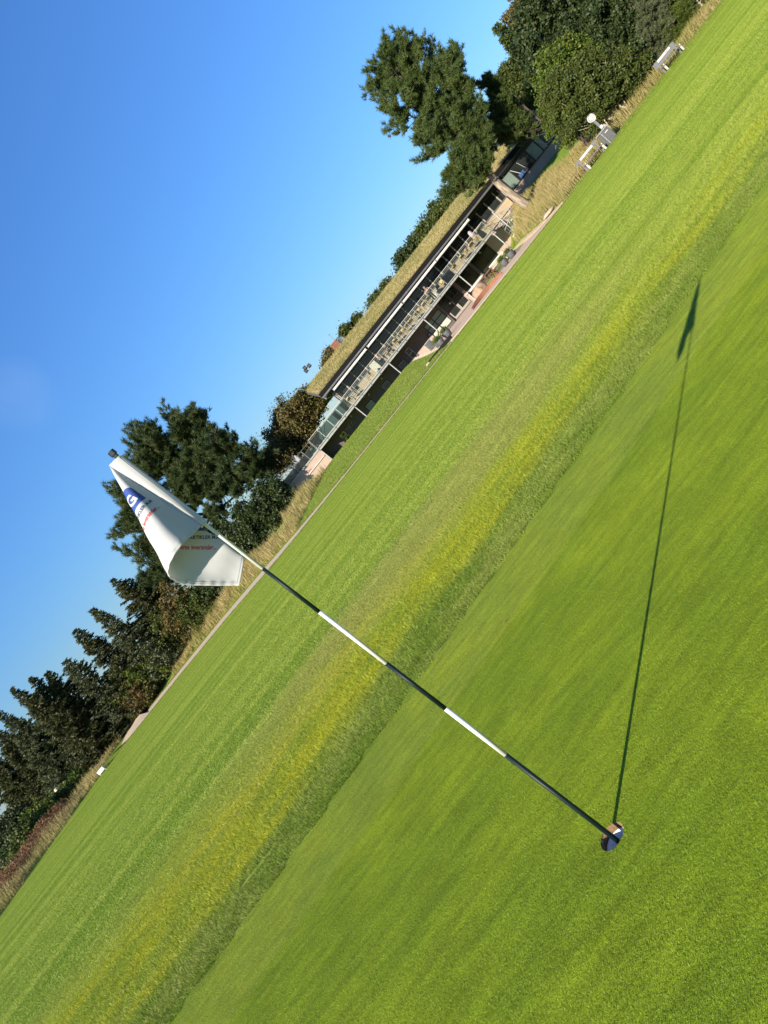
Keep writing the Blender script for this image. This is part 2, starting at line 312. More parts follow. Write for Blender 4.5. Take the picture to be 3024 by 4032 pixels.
MT = dict(
    white_cloth=None,
    pole_white=mat('white_paint', (0.75, 0.74, 0.70), 0.3, c2=(0.7, 0.69, 0.66), scale=9),
    pole_dark=mat('dark_green_paint', (0.004, 0.016, 0.015), 0.5, c2=(0.003, 0.012, 0.012), scale=9, spec=0.3),
    black_plastic=mat('black_plastic', (0.02, 0.02, 0.022), 0.45),
    soil=mat('hole_soil', (0.42, 0.26, 0.13), 0.95, c2=(0.26, 0.15, 0.07), scale=60, bump=0.8),
    cup=mat('cup_plastic', (0.98, 0.95, 0.90), 0.4, c2=(0.92, 0.89, 0.84), scale=12),
    logo_blue=mat('blue_print', lin(38, 72, 150), 0.7, scale=40), ink_blue=mat('navy_print', lin(48, 66, 110), 0.7, scale=40),
    ink_red=mat('red_print', lin(214, 58, 78), 0.7, scale=40), ink_white=mat('white_print', (0.62, 0.62, 0.6), 0.7, scale=40),
    gravel=mat('pale_gravel', (0.68, 0.52, 0.345), 0.95, c2=(0.56, 0.43, 0.285), scale=1.4, bump=0.4, bscale=30),
    patio=mat('patio_gravel', (0.68, 0.49, 0.33), 0.95, c2=(0.57, 0.41, 0.275), scale=0.8, bump=0.3, bscale=25),
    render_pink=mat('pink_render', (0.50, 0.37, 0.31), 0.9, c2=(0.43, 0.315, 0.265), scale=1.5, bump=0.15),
    render_shaded=mat('shaded_render', (0.13, 0.112, 0.112), 0.9, c2=(0.105, 0.092, 0.092), scale=1.2, bump=0.1),  # lower wall's render, darkened for the shade under the balcony
    clad=mat('tan_boards', (0.50, 0.40, 0.28), 0.75, c2=(0.42, 0.33, 0.225), scale=2.2, stretch=(0.3, 1, 6)),
    fascia=mat('dark_fascia', (0.010, 0.0095, 0.0098), 0.75, c2=(0.008, 0.0075, 0.008), scale=3, spec=0.15),
    zinc=mat('zinc', (0.30, 0.31, 0.32), 0.45, 0.6, scale=4), galv=mat('galvanised_steel', (0.46, 0.47, 0.44), 0.5, 0.35, scale=5),
    frame_grey=mat('grey_window_paint', (0.40, 0.37, 0.33), 0.55, scale=5), frame_dark=mat('dark_window_paint', (0.03, 0.031, 0.033), 0.5),
    awning=mat('awning_white', (0.78, 0.77, 0.73), 0.45, scale=3),
    glass_dark=mat('dark_glass', (0.012, 0.014, 0.014), 0.06, c2=(0.03, 0.035, 0.035), scale=0.9, spec=0.5),
    glass_pale=mat('blind_and_reflection', (0.20, 0.26, 0.22), 0.12, c2=(0.165, 0.22, 0.19), scale=1.0),
    glass_sunlit=mat('sunlit_blind', (0.60, 0.62, 0.52), 0.3, scale=1.0),  # blind colour lightened to stand for sun on it
    pane=glass_mat('railing_glass', (0.86, 0.91, 0.89), 0.97), pane_green=glass_mat('green_glass', (0.34, 0.44, 0.41), 0.95),
    soffit=mat('dark_soffit', (0.06, 0.048, 0.036), 0.8, scale=2, stretch=(0.4, 5, 1)),
    deck=mat('deck_boards', (0.33, 0.28, 0.22), 0.85, scale=2),
    corten=mat('rusted_steel', (0.29, 0.115, 0.055), 0.85, c2=(0.19, 0.08, 0.042), scale=3, bump=0.2),
    stone=mat('granite', (0.40, 0.27, 0.175), 0.9, c2=(0.29, 0.19, 0.125), scale=2.6, bump=0.6, bscale=7),
    pale_stone=mat('pale_stone', (0.58, 0.50, 0.38), 0.9, scale=5, bump=0.4),
    planter=mat('slate_grey_clay', (0.105, 0.11, 0.12), 0.7, scale=6), bin_grey=mat('bin_grey', (0.16, 0.165, 0.16), 0.6, scale=6),
    bin_pale=mat('bin_pale_top', (0.40, 0.41, 0.38), 0.5), bench_grey=mat('grey_bench_plank', (0.22, 0.225, 0.24), 0.6, scale=6, stretch=(1, 6, 6)),
    cream=mat('cream_paint', (0.72, 0.68, 0.56), 0.5), sign_white=mat('sign_white', (0.74, 0.73, 0.69), 0.55),
    step_stone=mat('tan_sandstone', (0.52, 0.40, 0.26), 0.9, c2=(0.38, 0.29, 0.19), scale=4, bump=0.4), wood=mat('brown_wood', (0.17, 0.085, 0.04), 0.7, scale=5, stretch=(1, 6, 6)), wood_orange=mat('oiled_wood', (0.42, 0.19, 0.07), 0.6, scale=5, stretch=(1, 6, 6)),
    tan_weave=mat('tan_weave', (0.80, 0.50, 0.18), 0.65, c2=(0.7, 0.42, 0.15), scale=20), dark_weave=mat('dark_weave', (0.06, 0.05, 0.045), 0.7),
    alu=mat('aluminium', (0.55, 0.55, 0.53), 0.35, 0.7), table_top=mat('pale_table_top', (0.52, 0.46, 0.36), 0.5),
    brick=mat('red_brick', (0.34, 0.13, 0.07), 0.9, c2=(0.25, 0.1, 0.06), scale=9), mortar=mat('mortar', (0.3, 0.22, 0.16), 0.95),
    dish=mat('grey_dish', (0.16, 0.18, 0.2), 0.5), lamp_black=mat('lamp_black', (0.02, 0.02, 0.022), 0.5), lens=mat('lamp_glass', (0.10, 0.105, 0.11), 0.25),
    bark=mat('pine_bark', (0.40, 0.33, 0.245), 0.95, c2=(0.16, 0.12, 0.085), scale=5.5, bump=1.0, bscale=9, stretch=(1, 1, 0.3)),
    dark_bark=mat('dark_bark', (0.085, 0.062, 0.045), 0.95, scale=5, bump=0.8), pale_bark=mat('pale_bark', (0.50, 0.42, 0.30), 0.9, scale=5, bump=0.4),
    skin=mat('skin', (0.60, 0.34, 0.24), 0.55), grey_cloth=mat('grey_cloth', (0.13, 0.13, 0.16), 0.85), pink_cloth=mat('pale_pink_cloth', (0.6, 0.42, 0.36), 0.85),
    black_cloth=mat('black_cloth', (0.02, 0.02, 0.026), 0.85), orange_cloth=mat('orange_cloth', (0.55, 0.2, 0.1), 0.85), hair=mat('grey_hair', (0.16, 0.12, 0.09), 0.8),
    lilac=mat('lilac_cloth', (0.42, 0.37, 0.40), 0.85), yellow=mat('poster_yellow', (0.5, 0.52, 0.06), 0.6), blue=mat('blue_panel', (0.05, 0.12, 0.33), 0.6),
    roof_base=mat('roof_turf', (0.30, 0.25, 0.10), 0.95, c2=(0.20, 0.19, 0.07), scale=0.9, bump=0.8, bscale=8),
    straw=leaf_mat('dry_grass', (0.46, 0.355, 0.15), (0.33, 0.30, 0.09), (0.19, 0.22, 0.045), 0.35, 0.35), roof_straw=leaf_mat('roof_straw', (0.47, 0.38, 0.16), (0.30, 0.28, 0.09), (0.24, 0.25, 0.07), 0.3, 0.38),
    verge=leaf_mat('verge_grass', (0.18, 0.27, 0.025), (0.25, 0.29, 0.045), (0.3, 0.26, 0.09), 0.35, 0.5),
    bracken=leaf_mat('bracken', (0.21, 0.10, 0.045), (0.15, 0.085, 0.04), (0.3, 0.17, 0.07), 0.3, 0.8),
    pine=leaf_mat('pine_needles', (0.060, 0.100, 0.024), (0.082, 0.120, 0.026), (0.125, 0.150, 0.034), 0.22, 0.8),
    pine_dark=leaf_mat('dark_pine_needles', (0.045, 0.08, 0.026), (0.068, 0.095, 0.024), (0.10, 0.115, 0.03), 0.22, 0.8),
    yew=leaf_mat('yellow_green_needles', (0.055, 0.085, 0.010), (0.085, 0.115, 0.013), (0.12, 0.15, 0.02), 0.22, 1.2),
    spruce=leaf_mat('spruce_needles', (0.090, 0.102, 0.034), (0.074, 0.086, 0.028), (0.11, 0.085, 0.05), 0.15, 0.9),
    spruce_blue=leaf_mat('blue_needles', (0.105, 0.125, 0.058), (0.082, 0.100, 0.042), (0.12, 0.14, 0.09), 0.15, 0.9),
    decid=leaf_mat('green_leaves', (0.058, 0.085, 0.014), (0.090, 0.115, 0.020), (0.16, 0.19, 0.06), 0.32, 0.7),
    decid_dark=leaf_mat('darkened_green_leaves', (0.030, 0.050, 0.012), (0.042, 0.066, 0.015), (0.10, 0.13, 0.05), 0.25, 0.7),  # dark leaf green, lowered further to stand in for the hedge's shadow
    olive=leaf_mat('olive_leaves', (0.12, 0.115, 0.030), (0.155, 0.115, 0.035), (0.085, 0.10, 0.025), 0.35, 0.5),
    bright=leaf_mat('bright_leaves', (0.075, 0.135, 0.018), (0.12, 0.155, 0.02), (0.26, 0.25, 0.03), 0.35, 0.9),
    rusty=leaf_mat('rusty_leaves', (0.17, 0.115, 0.035), (0.11, 0.11, 0.03), (0.24, 0.12, 0.04), 0.35, 0.7),
)
def cloth_mat(name, c, transl):
    m, nt, b = nodes_of(name); b.inputs['Base Color'].default_value = (*c, 1); b.inputs['Roughness'].default_value = 0.85
    b.inputs['Specular IOR Level'].default_value = 0.2
    bn = nt.nodes.new('ShaderNodeBump'); bn.inputs['Strength'].default_value = 0.25; bn.inputs['Distance'].default_value = 0.004
    nt.links.new(noise_fac(nt, 14.0, 3), bn.inputs['Height']); nt.links.new(bn.outputs[0], b.inputs['Normal'])
    t = nt.nodes.new('ShaderNodeBsdfTranslucent'); t.inputs[0].default_value = (*c, 1)
    mx = nt.nodes.new('ShaderNodeMixShader'); mx.inputs[0].default_value = transl
    nt.links.new(b.outputs[0], mx.inputs[1]); nt.links.new(t.outputs[0], mx.inputs[2]); nt.links.new(mx.outputs[0], nt.nodes['Material Output'].inputs[0]); return m
MT['white_cloth'] = cloth_mat('flag_cloth', (0.66, 0.66, 0.665), 0.42)

# ------------------------------------------------------------------ ground, path, patio, lawn
PATH_X = [-70, -34, -28, -25, -17.5, -9.3, -4.9, 0.2, 8.9, 23.6, 27, 36, 60, 120]
PATH_Y = [76, 76, 75, 74.6, 71.5, 62.5, 55.5, 51.4, 48.9, 46.0, 44.9, 44.4, 44.2, 44]
LAWN_X = [-30, -27, -20.5, -13.3, -7.7, -4.2, 0, 8.3, 14, 20, 25, 32, 45, 120]
LAWN_Y = [60, 62, 60.5, 56.5, 50.2, 47.9, 46.9, 45.2, 44.4, 43.7, 43.2, 42.9, 42.6, 42]
def path_y(x): return np.interp(x, PATH_X, PATH_Y)
def lawn_y(x): return np.interp(x, LAWN_X, LAWN_Y)
def bank_x(y): return np.interp(y, [50, 57, 66, 72, 80], [11.2, 12.3, 13.0, 13.0, 13.0])
def height(x, y):
    x = np.asarray(x, float); y = np.asarray(y, float)
    e = path_y(x)
    bank = 0.98 * ss(e + 0.6, np.maximum(e + 5, 70), y) * (1 - ss(bank_x(y) - 1.6, bank_x(y), x))
    mx = np.interp(y, [45, 52, 60, 68, 72, 76], [21.0, 21.6, 23.4, 25.3, 27.3, 27.6])
    mound = (0.10 * ss(46, 48, y) + 0.75 * ss(48, 60, y) + 1.65 * ss(60, 74, y)) * ss(mx - 0.4, mx + 3.2, x)
    h = -0.05 + np.where(x < 18, bank, 0) + np.where(x > 18, mound, 0)
    h = h + 0.10 * ss(e + 0.2, e + 1.5, y) * ((x < bank_x(y) - 0.5) | (x > 22.5))
    left = ss(-29.6, -33, x) * ss(20, 40, y) * 0.25
    inside = (y < lawn_y(x) + 0.3) & (x > -31)
    return np.where(inside, -0.32, h + left)
xs = np.unique(np.concatenate([np.linspace(-900, -70, 14), np.arange(-70, 60.1, 0.75), np.linspace(60, 900, 14)]))
ys = np.unique(np.concatenate([np.linspace(-300, -8, 8), np.arange(-8, 34, 3.0), np.arange(34, 96, 0.75), np.linspace(96, 1500, 14)]))
gx, gy = np.meshgrid(xs, ys)
gz = height(gx, gy)
nx, ny = len(xs), len(ys)
ii = (np.arange(ny - 1)[:, None] * nx + np.arange(nx - 1)[None]).ravel()
gm = ground_mat()
tag(mesh_np('ground', np.stack([gx, gy, gz], -1).reshape(-1, 3), np.stack([ii, ii + 1, ii + nx + 1, ii + nx], -1), gm, smooth=True), kind='structure')

HOLE = (-0.383, 2.47); HR = 0.054
def lawn_sheet():
    bm = bmesh.new()
    c = [bm.verts.new((HOLE[0] + HR * math.cos(t), HOLE[1] + HR * math.sin(t), 0)) for t in np.linspace(0, 2 * math.pi, 49)[:-1]]
    sq = []
    for t in np.linspace(0, 2 * math.pi, 49)[:-1]:
        k = 0.3 / max(abs(math.cos(t)), abs(math.sin(t)))
        sq.append(bm.verts.new((HOLE[0] + k * math.cos(t), HOLE[1] + k * math.sin(t), 0)))
    for i in range(48): bm.faces.new((c[i], c[(i + 1) % 48], sq[(i + 1) % 48], sq[i]))
    outer = [(x, y) for x, y in zip(LAWN_X, LAWN_Y)] + [(120, -60), (-30.5, -60), (-30.5, 30)]
    ov = [bm.verts.new((x, y, 0)) for x, y in outer]
    oe = [bm.edges.new((ov[i], ov[(i + 1) % len(ov)])) for i in range(len(ov))]
    se = [bm.edges.get((sq[i], sq[(i + 1) % 48])) for i in range(48)]
    bmesh.ops.triangle_fill(bm, use_beauty=True, edges=oe + se)
    bmesh.ops.remove_doubles(bm, verts=bm.verts, dist=1e-5)
    bmesh.ops.recalc_face_normals(bm, faces=bm.faces)
    for f in bm.faces:
        if f.normal.z < 0: f.normal_flip()
    # a turf edge 5 cm deep round the outside
    bnd = [e for e in bm.edges if len(e.link_faces) == 1 and (e.verts[0].co - Vector((*HOLE, 0))).length > 0.2]
    r = bmesh.ops.extrude_edge_only(bm, edges=bnd)
    for v in [g for g in r['geom'] if isinstance(g, bmesh.types.BMVert)]: v.co.z = -0.06
    me = bpy.data.meshes.new('lawn'); bm.to_mesh(me); bm.free(); me.materials.append(sheet_mat('lawn_turf'))
    return link(bpy.data.objects.new('lawn', me))
tag(lawn_sheet(), kind='structure')

px = np.arange(-29, 60.1, 1.0)
pv = np.concatenate([np.stack([px, lawn_y(px) - 0.25, np.full_like(px, -0.02)], -1), np.stack([px, path_y(px) + 0.05 * np.sin(px * 3.1), np.full_like(px, -0.02)], -1)])
n = len(px); k = np.arange(n - 1)
ga = [P(a, b2, yy) for a, b2, yy in ((600, 2800, 64), (556, 2812, 74), (536, 2818, 78), (506, 2853, 79), (450, 2948, 79), (408, 3008, 77), (440, 2970, 68), (505, 2908, 65), (560, 2850, 63))]
gme = bpy.data.meshes.new('gravel_bay'); gme.from_pydata([tuple(v) for v in ga], [], [tuple(range(len(ga)))]); gme.update(); gme.materials.append(MT['gravel'])
tag(link(bpy.data.objects.new('gravel_bay', gme)), kind='structure')
kb = MB()
for q0, q1 in zip(ga[2:5], ga[3:6]): kb.obox((q0.x, q0.y + 0.12, q0.z + 0.03), (q1.x, q1.y + 0.12, q1.z + 0.03), 0.14, 0.26)
tag(kb.build('path_kerb', MT['fascia']), kind='structure')
tag(mesh_np('gravel_path', pv, np.stack([k, k + 1, n + k + 1, n + k], -1), MT['gravel']), kind='structure')
pp = [(12.4, 49.0), (16, 47.9), (21.2, 46.4), (21.6, 52), (23.4, 60), (25.0, 68), (26.2, 73), (26.8, 75.2), (12.6, 75.2), (12.6, 66), (12.1, 57), (11.3, 50.5)]
tag(MB().prism(pp, -0.4, -0.016).build('patio', MT['patio']), kind='structure')

# ------------------------------------------------------------------ short grass, blade by blade (instanced tiles)
def blade_mesh(name, size, count, h, w, lean, m):
    r = np.random.default_rng(11)
    b = np.stack([r.uniform(-size / 2, size / 2, count), r.uniform(-size / 2, size / 2, count), np.full(count, -0.002)], -1)
    yaw = r.uniform(0, 2 * math.pi, count); hh = h * r.uniform(0.55, 1.15, count); ww = w * r.uniform(0.7, 1.2, count)
    t = np.stack([np.cos(yaw), np.sin(yaw), np.zeros(count)], -1)
    la = r.uniform(0, 2 * math.pi, count); ll = hh * r.uniform(0.1, lean, count)
    tip = b + np.stack([np.cos(la) * ll, np.sin(la) * ll, hh], -1)
    V = np.stack([b - t * ww[:, None] / 2, b + t * ww[:, None] / 2, tip], 1).reshape(-1, 3)
    F = np.arange(3 * count).reshape(-1, 3)
    me = bpy.data.meshes.new(name); me.vertices.add(len(V)); me.vertices.foreach_set('co', V.astype(np.float32).ravel())
    me.loops.add(F.size); me.loops.foreach_set('vertex_index', F.astype(np.int32).ravel())
    me.polygons.add(len(F)); me.polygons.foreach_set('loop_start', np.arange(0, F.size, 3, dtype=np.int32))
    me.update(calc_edges=True); me.materials.append(m)
    return bpy.data.objects.new(name, me)
def edge_q(x, y): return y - (5.72 + 0.2 * x + 0.008 * x * x)
def grass_field(name, tile, pts, yaw, scl):
    pts = np.asarray(pts, np.float32)
    me = bpy.data.meshes.new(name); me.vertices.add(len(pts)); me.vertices.foreach_set('co', pts.ravel())
    a = me.attributes.new('yaw', 'FLOAT_VECTOR', 'POINT'); a.data.foreach_set('vector', np.stack([np.zeros(len(pts)), np.zeros(len(pts)), yaw], -1).astype(np.float32).ravel())
    s = me.attributes.new('scl', 'FLOAT_VECTOR', 'POINT'); s.data.foreach_set('vector', np.asarray(scl, np.float32).ravel())
    o = link(bpy.data.objects.new(name, me))
    ng = bpy.data.node_groups.new(name, 'GeometryNodeTree')
    ng.interface.new_socket('Geometry', in_out='INPUT', socket_type='NodeSocketGeometry'); ng.interface.new_socket('Geometry', in_out='OUTPUT', socket_type='NodeSocketGeometry')
    gi = ng.nodes.new('NodeGroupInput'); go = ng.nodes.new('NodeGroupOutput')
    oi = ng.nodes.new('GeometryNodeObjectInfo'); oi.inputs['Object'].default_value = tile
    ip = ng.nodes.new('GeometryNodeInstanceOnPoints')
    na = ng.nodes.new('GeometryNodeInputNamedAttribute'); na.data_type = 'FLOAT_VECTOR'; na.inputs['Name'].default_value = 'yaw'
    nb = ng.nodes.new('GeometryNodeInputNamedAttribute'); nb.data_type = 'FLOAT_VECTOR'; nb.inputs['Name'].default_value = 'scl'
    L = ng.links.new
    L(gi.outputs[0], ip.inputs['Points']); L(oi.outputs['Geometry'], ip.inputs['Instance'])
    L(na.outputs['Attribute'], ip.inputs['Rotation']); L(nb.outputs['Attribute'], ip.inputs['Scale']); L(ip.outputs[0], go.inputs[0])
    md = o.modifiers.new('tiles', 'NODES'); md.node_group = ng
    return tag(o, kind='stuff')
def tiles(size, x0, x1, y0, y1, keep):
    r = np.random.default_rng(5); out = []
    for y in np.arange(y0, y1, size):
        for x in np.arange(x0, x1, size):
            cx, cy = x + size / 2, y + size / 2
            if keep(cx, cy) and (any(in_view(cx + a * size * 0.7, cy + b * size * 0.7, 0.0, 0.9 if cy < 12 else 0.3) for a in (-1, 0, 1) for b in (-1, 0, 1)) or math.hypot(cx, cy) < 3.2): out.append((cx, cy, 0.0))
    return np.array(out), r.integers(0, 4, len(out)) * (math.pi / 2)
near_m = blade_mat('short_blades', 0.3, 1.0, 0.34)
far_m = blade_mat('lawn_blades', 0.35, 1.0, 0.3); collar_m = blade_mat('collar_blades', 0.35, 1.05, 0.6)
# the green: tiles away from the hole, single loose blades round its rim
ta = blade_mesh('putting_green_tile', 0.3, 10500, 0.0070, 0.0019, 1.2, near_m)
tp, ty = tiles(0.3, HOLE[0] - 0.15 - 0.3 * 34, 14, HOLE[1] - 0.15 - 0.3 * 12, 9.4, lambda x, y: edge_q(x, y) < 0.14 and max(abs(x - HOLE[0]), abs(y - HOLE[1])) > 0.2)
grass_field('putting_green_grass', ta, tp, ty, np.ones((len(tp), 3)))
def blades(name, base, h, w, lean, m, parent=None, seed=1, wind=(0.3, 0.3)):
    """many thin grass leaves joined into one mesh; base is (n,3)"""
    r = np.random.default_rng(seed); base = np.asarray(base, float); c = len(base)
    yaw = r.uniform(0, 2 * math.pi, c); hh = h * r.uniform(0.5, 1.2, c); ww = w * r.uniform(0.6, 1.3, c)
    t = np.stack([np.cos(yaw), np.sin(yaw), np.zeros(c)], -1) * ww[:, None] / 2
    la = r.uniform(0, 2 * math.pi, c); ll = hh * r.uniform(0.05, lean, c)
    d = np.stack([np.cos(la) * ll + wind[0] * hh * lean, np.sin(la) * ll + wind[1] * hh * lean, hh], -1)
    mid = base + d * np.array([0.35, 0.35, 0.6]); tip = base + d
    V = np.stack([base - t, base + t, mid + t * 0.8, mid - t * 0.8, tip], 1).reshape(-1, 3)
    i = np.arange(c)[:, None] * 5
    F = np.concatenate([i + np.array([[0, 1, 2]]), i + np.array([[0, 2, 3]]), i + np.array([[3, 2, 4]])])
    return mesh_np(name, V, F, m, parent)
rim = blade_mesh('hole_rim_grass', 0.3, 10500, 0.0070, 0.0019, 1.2, near_m)
bm = bmesh.new(); bm.from_mesh(rim.data)
bmesh.ops.delete(bm, geom=[f for f in bm.faces if math.hypot(*list(f.verts)[0].co.xy) < HR * 1.0 or math.hypot(*f.calc_center_median().xy) < HR * 0.98], context='FACES')
bm.to_mesh(rim.data); bm.free(); rim.location = (*HOLE, 0); tag(link(rim), kind='stuff')
te_ = blade_mesh('collar_edge_tile', 0.08, 125, 0.030, 0.0040, 1.3, collar_m)
tp, ty = tiles(0.08, -8, 9, 3.5, 9, lambda x, y: 0.02 < edge_q(x, y) < 0.60)
grass_field('collar_edge_grass', te_, tp, ty, np.ones((len(tp), 3)))
tb = blade_mesh('collar_tile', 0.6, 6000, 0.032, 0.0045, 1.3, collar_m)
tp, ty = tiles(0.6, -12, 16, 3.5, 13, lambda x, y: 0.40 < edge_q(x, y) < 5.2)
fade = 1 - 0.35 * ss(1.6, 4.2, edge_q(tp[:, 0], tp[:, 1]))
fade = fade * (1.0 + 0.3 * np.sin(tp[:, 0] * 2.1 + 1.5 * np.sin(tp[:, 1] * 1.3)) * np.sin(tp[:, 1] * 2.7 + 0.8 * tp[:, 0]))
grass_field('collar_grass', tb, tp, ty, np.stack([np.ones(len(tp)), np.ones(len(tp)), 1.15 * fade], -1))
tc = blade_mesh('far_lawn_tile', 1.6, 9000, 0.026, 0.010, 1.4, far_m)
tp, ty = tiles(1.6, -30, 46, 6, 63, lambda x, y: edge_q(x, y) > 4.2 and y < lawn_y(x) - 0.7 and x > -29.6)
fade = 1 - 0.5 * ss(14, 40, tp[:, 1])
grass_field('far_lawn_grass', tc, tp, ty, np.stack([np.ones(len(tp)), np.ones(len(tp)), fade], -1))

# ------------------------------------------------------------------ the hole and its cup
cup = thing('hole_cup', 'white plastic cup lining the putting hole around the stick', 'hole cup', (*HOLE, 0))
def ring_wall(z0, z1, r, name, m, thick=0.003):
    V, F = [], []; N = 48
    for z, rr in ((z0, r), (z1, r), (z1, r + thick), (z0, r + thick)):
        V += [(HOLE[0] + rr * math.cos(2 * math.pi * k / N), HOLE[1] + rr * math.sin(2 * math.pi * k / N), z) for k in range(N)]
    for a, b2 in ((0, 1), (1, 2), (2, 3), (3, 0)):
        F += [(a * N + k, a * N + (k + 1) % N, b2 * N + (k + 1) % N, b2 * N + k) for k in range(N)]
    return mesh_np(name, V, F, m, cup, smooth=False)
ring_wall(-0.030, -0.001, HR + 0.0004, 'soil_wall', MT['soil'], 0.002)
ring_wall(-0.160, -0.030, HR - 0.002, 'cup_wall', MT['cup'])
MB().lathe((HOLE[0], HOLE[1], 0), [(0.012, -0.163), (0.056, -0.163), (0.056, -0.150), (0.012, -0.150)], 32).build('cup_floor', MT['cup'], cup)

# ------------------------------------------------------------------ flagstick and its hanging flag
fs = thing('flagstick', 'tall white and dark green striped flagstick standing in the hole, white flag hanging from it', 'flagstick', (*HOLE, -0.15))
cuts = [-0.15, 0.475, 0.735, 0.985, 1.262, 1.492, 2.062]
for i in range(6):
    r0, r1 = 0.0092 - 0.0006 * i, 0.0092 - 0.0006 * (i + 1)
    o = MB().tube([(*HOLE, cuts[i]), (*HOLE, cuts[i + 1])], [r0, r1], 16).build('pole_segment', MT['pole_dark'] if i % 2 == 0 else MT['pole_white'], fs, smooth=False)
    o['label'] = ('dark green' if i % 2 == 0 else 'white') + ' painted length of the stick'
    for p in o.data.polygons: p.use_smooth = len(p.vertices) == 4
MB().lathe((*HOLE, 2.062), [(0.004, 0.0), (0.008, 0.002), (0.008, 0.010), (0.0122, 0.012), (0.0122, 0.029), (0.008, 0.030)], 6).build('ferrule', MT['black_plastic'], fs)
APEX = Vector((HOLE[0] - 0.036, HOLE[1] - 0.008, 2.066)); FH, FW = 0.341, 0.44
path = [(-5.2, 2), (-2, 5), (1, 9.5), (4, 14.5), (7.5, 18.2), (12.5, 18.8), (17.6, 16.6), (21.0, 12.5), (21.8, 8), (20.2, 3.2), (16.4, -0.8), (11.5, -3.6), (6.3, -5.4), (2.2, -6.2), (-1.2, -6.8), (-2.6, -8), (-0.5, -9.8), (6, -11.5)]
def catmull(pts, m=12):
    out = []
    for i in range(len(pts) - 1):
        p0, p1, p2, p3 = (np.array(pts[max(0, min(len(pts) - 1, j))], float) for j in (i - 1, i, i + 1, i + 2))
        for k in range(m):
            t = k / m
            out.append(0.5 * ((2 * p1) + (p2 - p0) * t + (2 * p0 - 5 * p1 + 4 * p2 - p3) * t * t + (3 * p1 - p0 - 3 * p2 + p3) * t ** 3))
    return np.array(out + [np.array(pts[-1], float)])
cp = catmull(path); cl = np.concatenate([[0], np.cumsum(np.hypot(*np.diff(cp, axis=0).T))])
corner_arc = cl[12 * 12]; TH_C = math.degrees(math.atan2(FW, FH))
def cone_dir(th):
    a = th * corner_arc / TH_C
    al = math.radians(np.interp(a, cl, cp[:, 0])); be = math.radians(np.interp(a, cl, cp[:, 1]))
    rho = math.hypot(al, be); k = math.sin(rho) / max(rho, 1e-6)
    return Vector((-al * k, -be * k, -math.cos(rho)))
_d = cone_dir(12.0); _e = (cone_dir(13.0) - cone_dir(11.0)).normalized(); CLOTH_SIGN = 1 if _d.cross(_e).dot(Vector((0, -1, 0))) > 0 else -1
def cloth(s, t, off=0.0):
    """a point of the cloth: s metres out from the stick, t metres down from its top edge, off metres towards the printed outside"""
    r = math.hypot(s, t); th = math.degrees(math.atan2(s, max(t, 1e-6))); d = cone_dir(th)
    e = (cone_dir(min(th + 1.0, 89.5)) - cone_dir(max(th - 1.0, 0.0))).normalized()
    nrm = d.cross(e).normalized() * CLOTH_SIGN
    w = (0.0022 * math.sin(r * 52 + th * 0.23) + 0.0011 * math.sin(r * 23 - th * 0.61 + 1.3)) * min(1, r / 0.2) * (0.25 + s / FW) + 0.0012 * math.sin(s * 210) * (1 if t > FH - 0.012 else 0) * min(1, s / 0.1)
    return APEX + d * r + nrm * (off + w)
ns, nt_ = 100, 60
SV = [i / ns * FW for i in range(ns + 1)]; TV = [j / nt_ * FH for j in range(nt_ + 1)]
V = [cloth(s, t, 0.0004 * k) for k in (1, -1) for t in TV for s in SV]
nn = (ns + 1) * (nt_ + 1); F = []
for j in range(nt_):
    for i in range(ns):
        a = j * (ns + 1) + i; q = (a, a + 1, a + ns + 2, a + ns + 1)
        F += [q, tuple(nn + v for v in reversed(q))]
bd = [i for i in range(ns + 1)] + [j * (ns + 1) + ns for j in range(1, nt_ + 1)] + [nt_ * (ns + 1) + i for i in range(ns - 1, -1, -1)] + [j * (ns + 1) for j in range(nt_ - 1, 0, -1)]
F += [(bd[i], nn + bd[i], nn + bd[(i + 1) % len(bd)], bd[(i + 1) % len(bd)]) for i in range(len(bd))]
flag = mesh_np('flag', [tuple(v) for v in V], F, MT['white_cloth'], fs, smooth=True)
# the hoist: cloth between the sleeve round the stick and the fall of the flag
gv, gf = [], []
for j in range(41):
    t = FH * j / 40; q = cloth(0.0, t, 0.0); a = math.radians(200); p = Vector((HOLE[0] + 0.0122 * math.cos(a), HOLE[1] + 0.0122 * math.sin(a), 2.060 - 0.338 * j / 40)); fr = Vector((HOLE[0] + 0.004, HOLE[1] - 0.0135, p.z))
    for i in range(9):
        u = i / 8; c0 = fr.lerp(q, u); c0.y -= 0.004 * math.sin(math.pi * u); gv.append(tuple(c0))
for j in range(40):
    for i in range(8): gf.append((j * 9 + i, j * 9 + i + 1, j * 9 + i + 10, j * 9 + i + 9))
mesh_np('hoist_strip', gv, gf, MT['white_cloth'], flag, smooth=True)
MB().tube([(HOLE[0], HOLE[1], 2.060), (HOLE[0], HOLE[1], 2.045), (HOLE[0], HOLE[1], 1.74), (HOLE[0], HOLE[1], 1.722)], [0.0115, 0.0128, 0.0122, 0.0135], 20, cap=False).build('sleeve', MT['white_cloth'], flag, smooth=True)
hem = []
for off in (0.0014, -0.0014):
    for (s0, t0, s1, t1) in ((0.0, FH - 0.010, FW - 0.002, FH - 0.010), (FW - 0.010, 0.02, FW - 0.010, FH - 0.004)):
        pts = [cloth(s0 + (s1 - s0) * i / 90, t0 + (t1 - t0) * i / 90, off) for i in range(91)]
        hem.append(pts)
hb = MB()
for pts in hem: hb.tube(pts, 0.0006, 4)
hb.build('hem_stitching', MT['white_cloth'], flag)
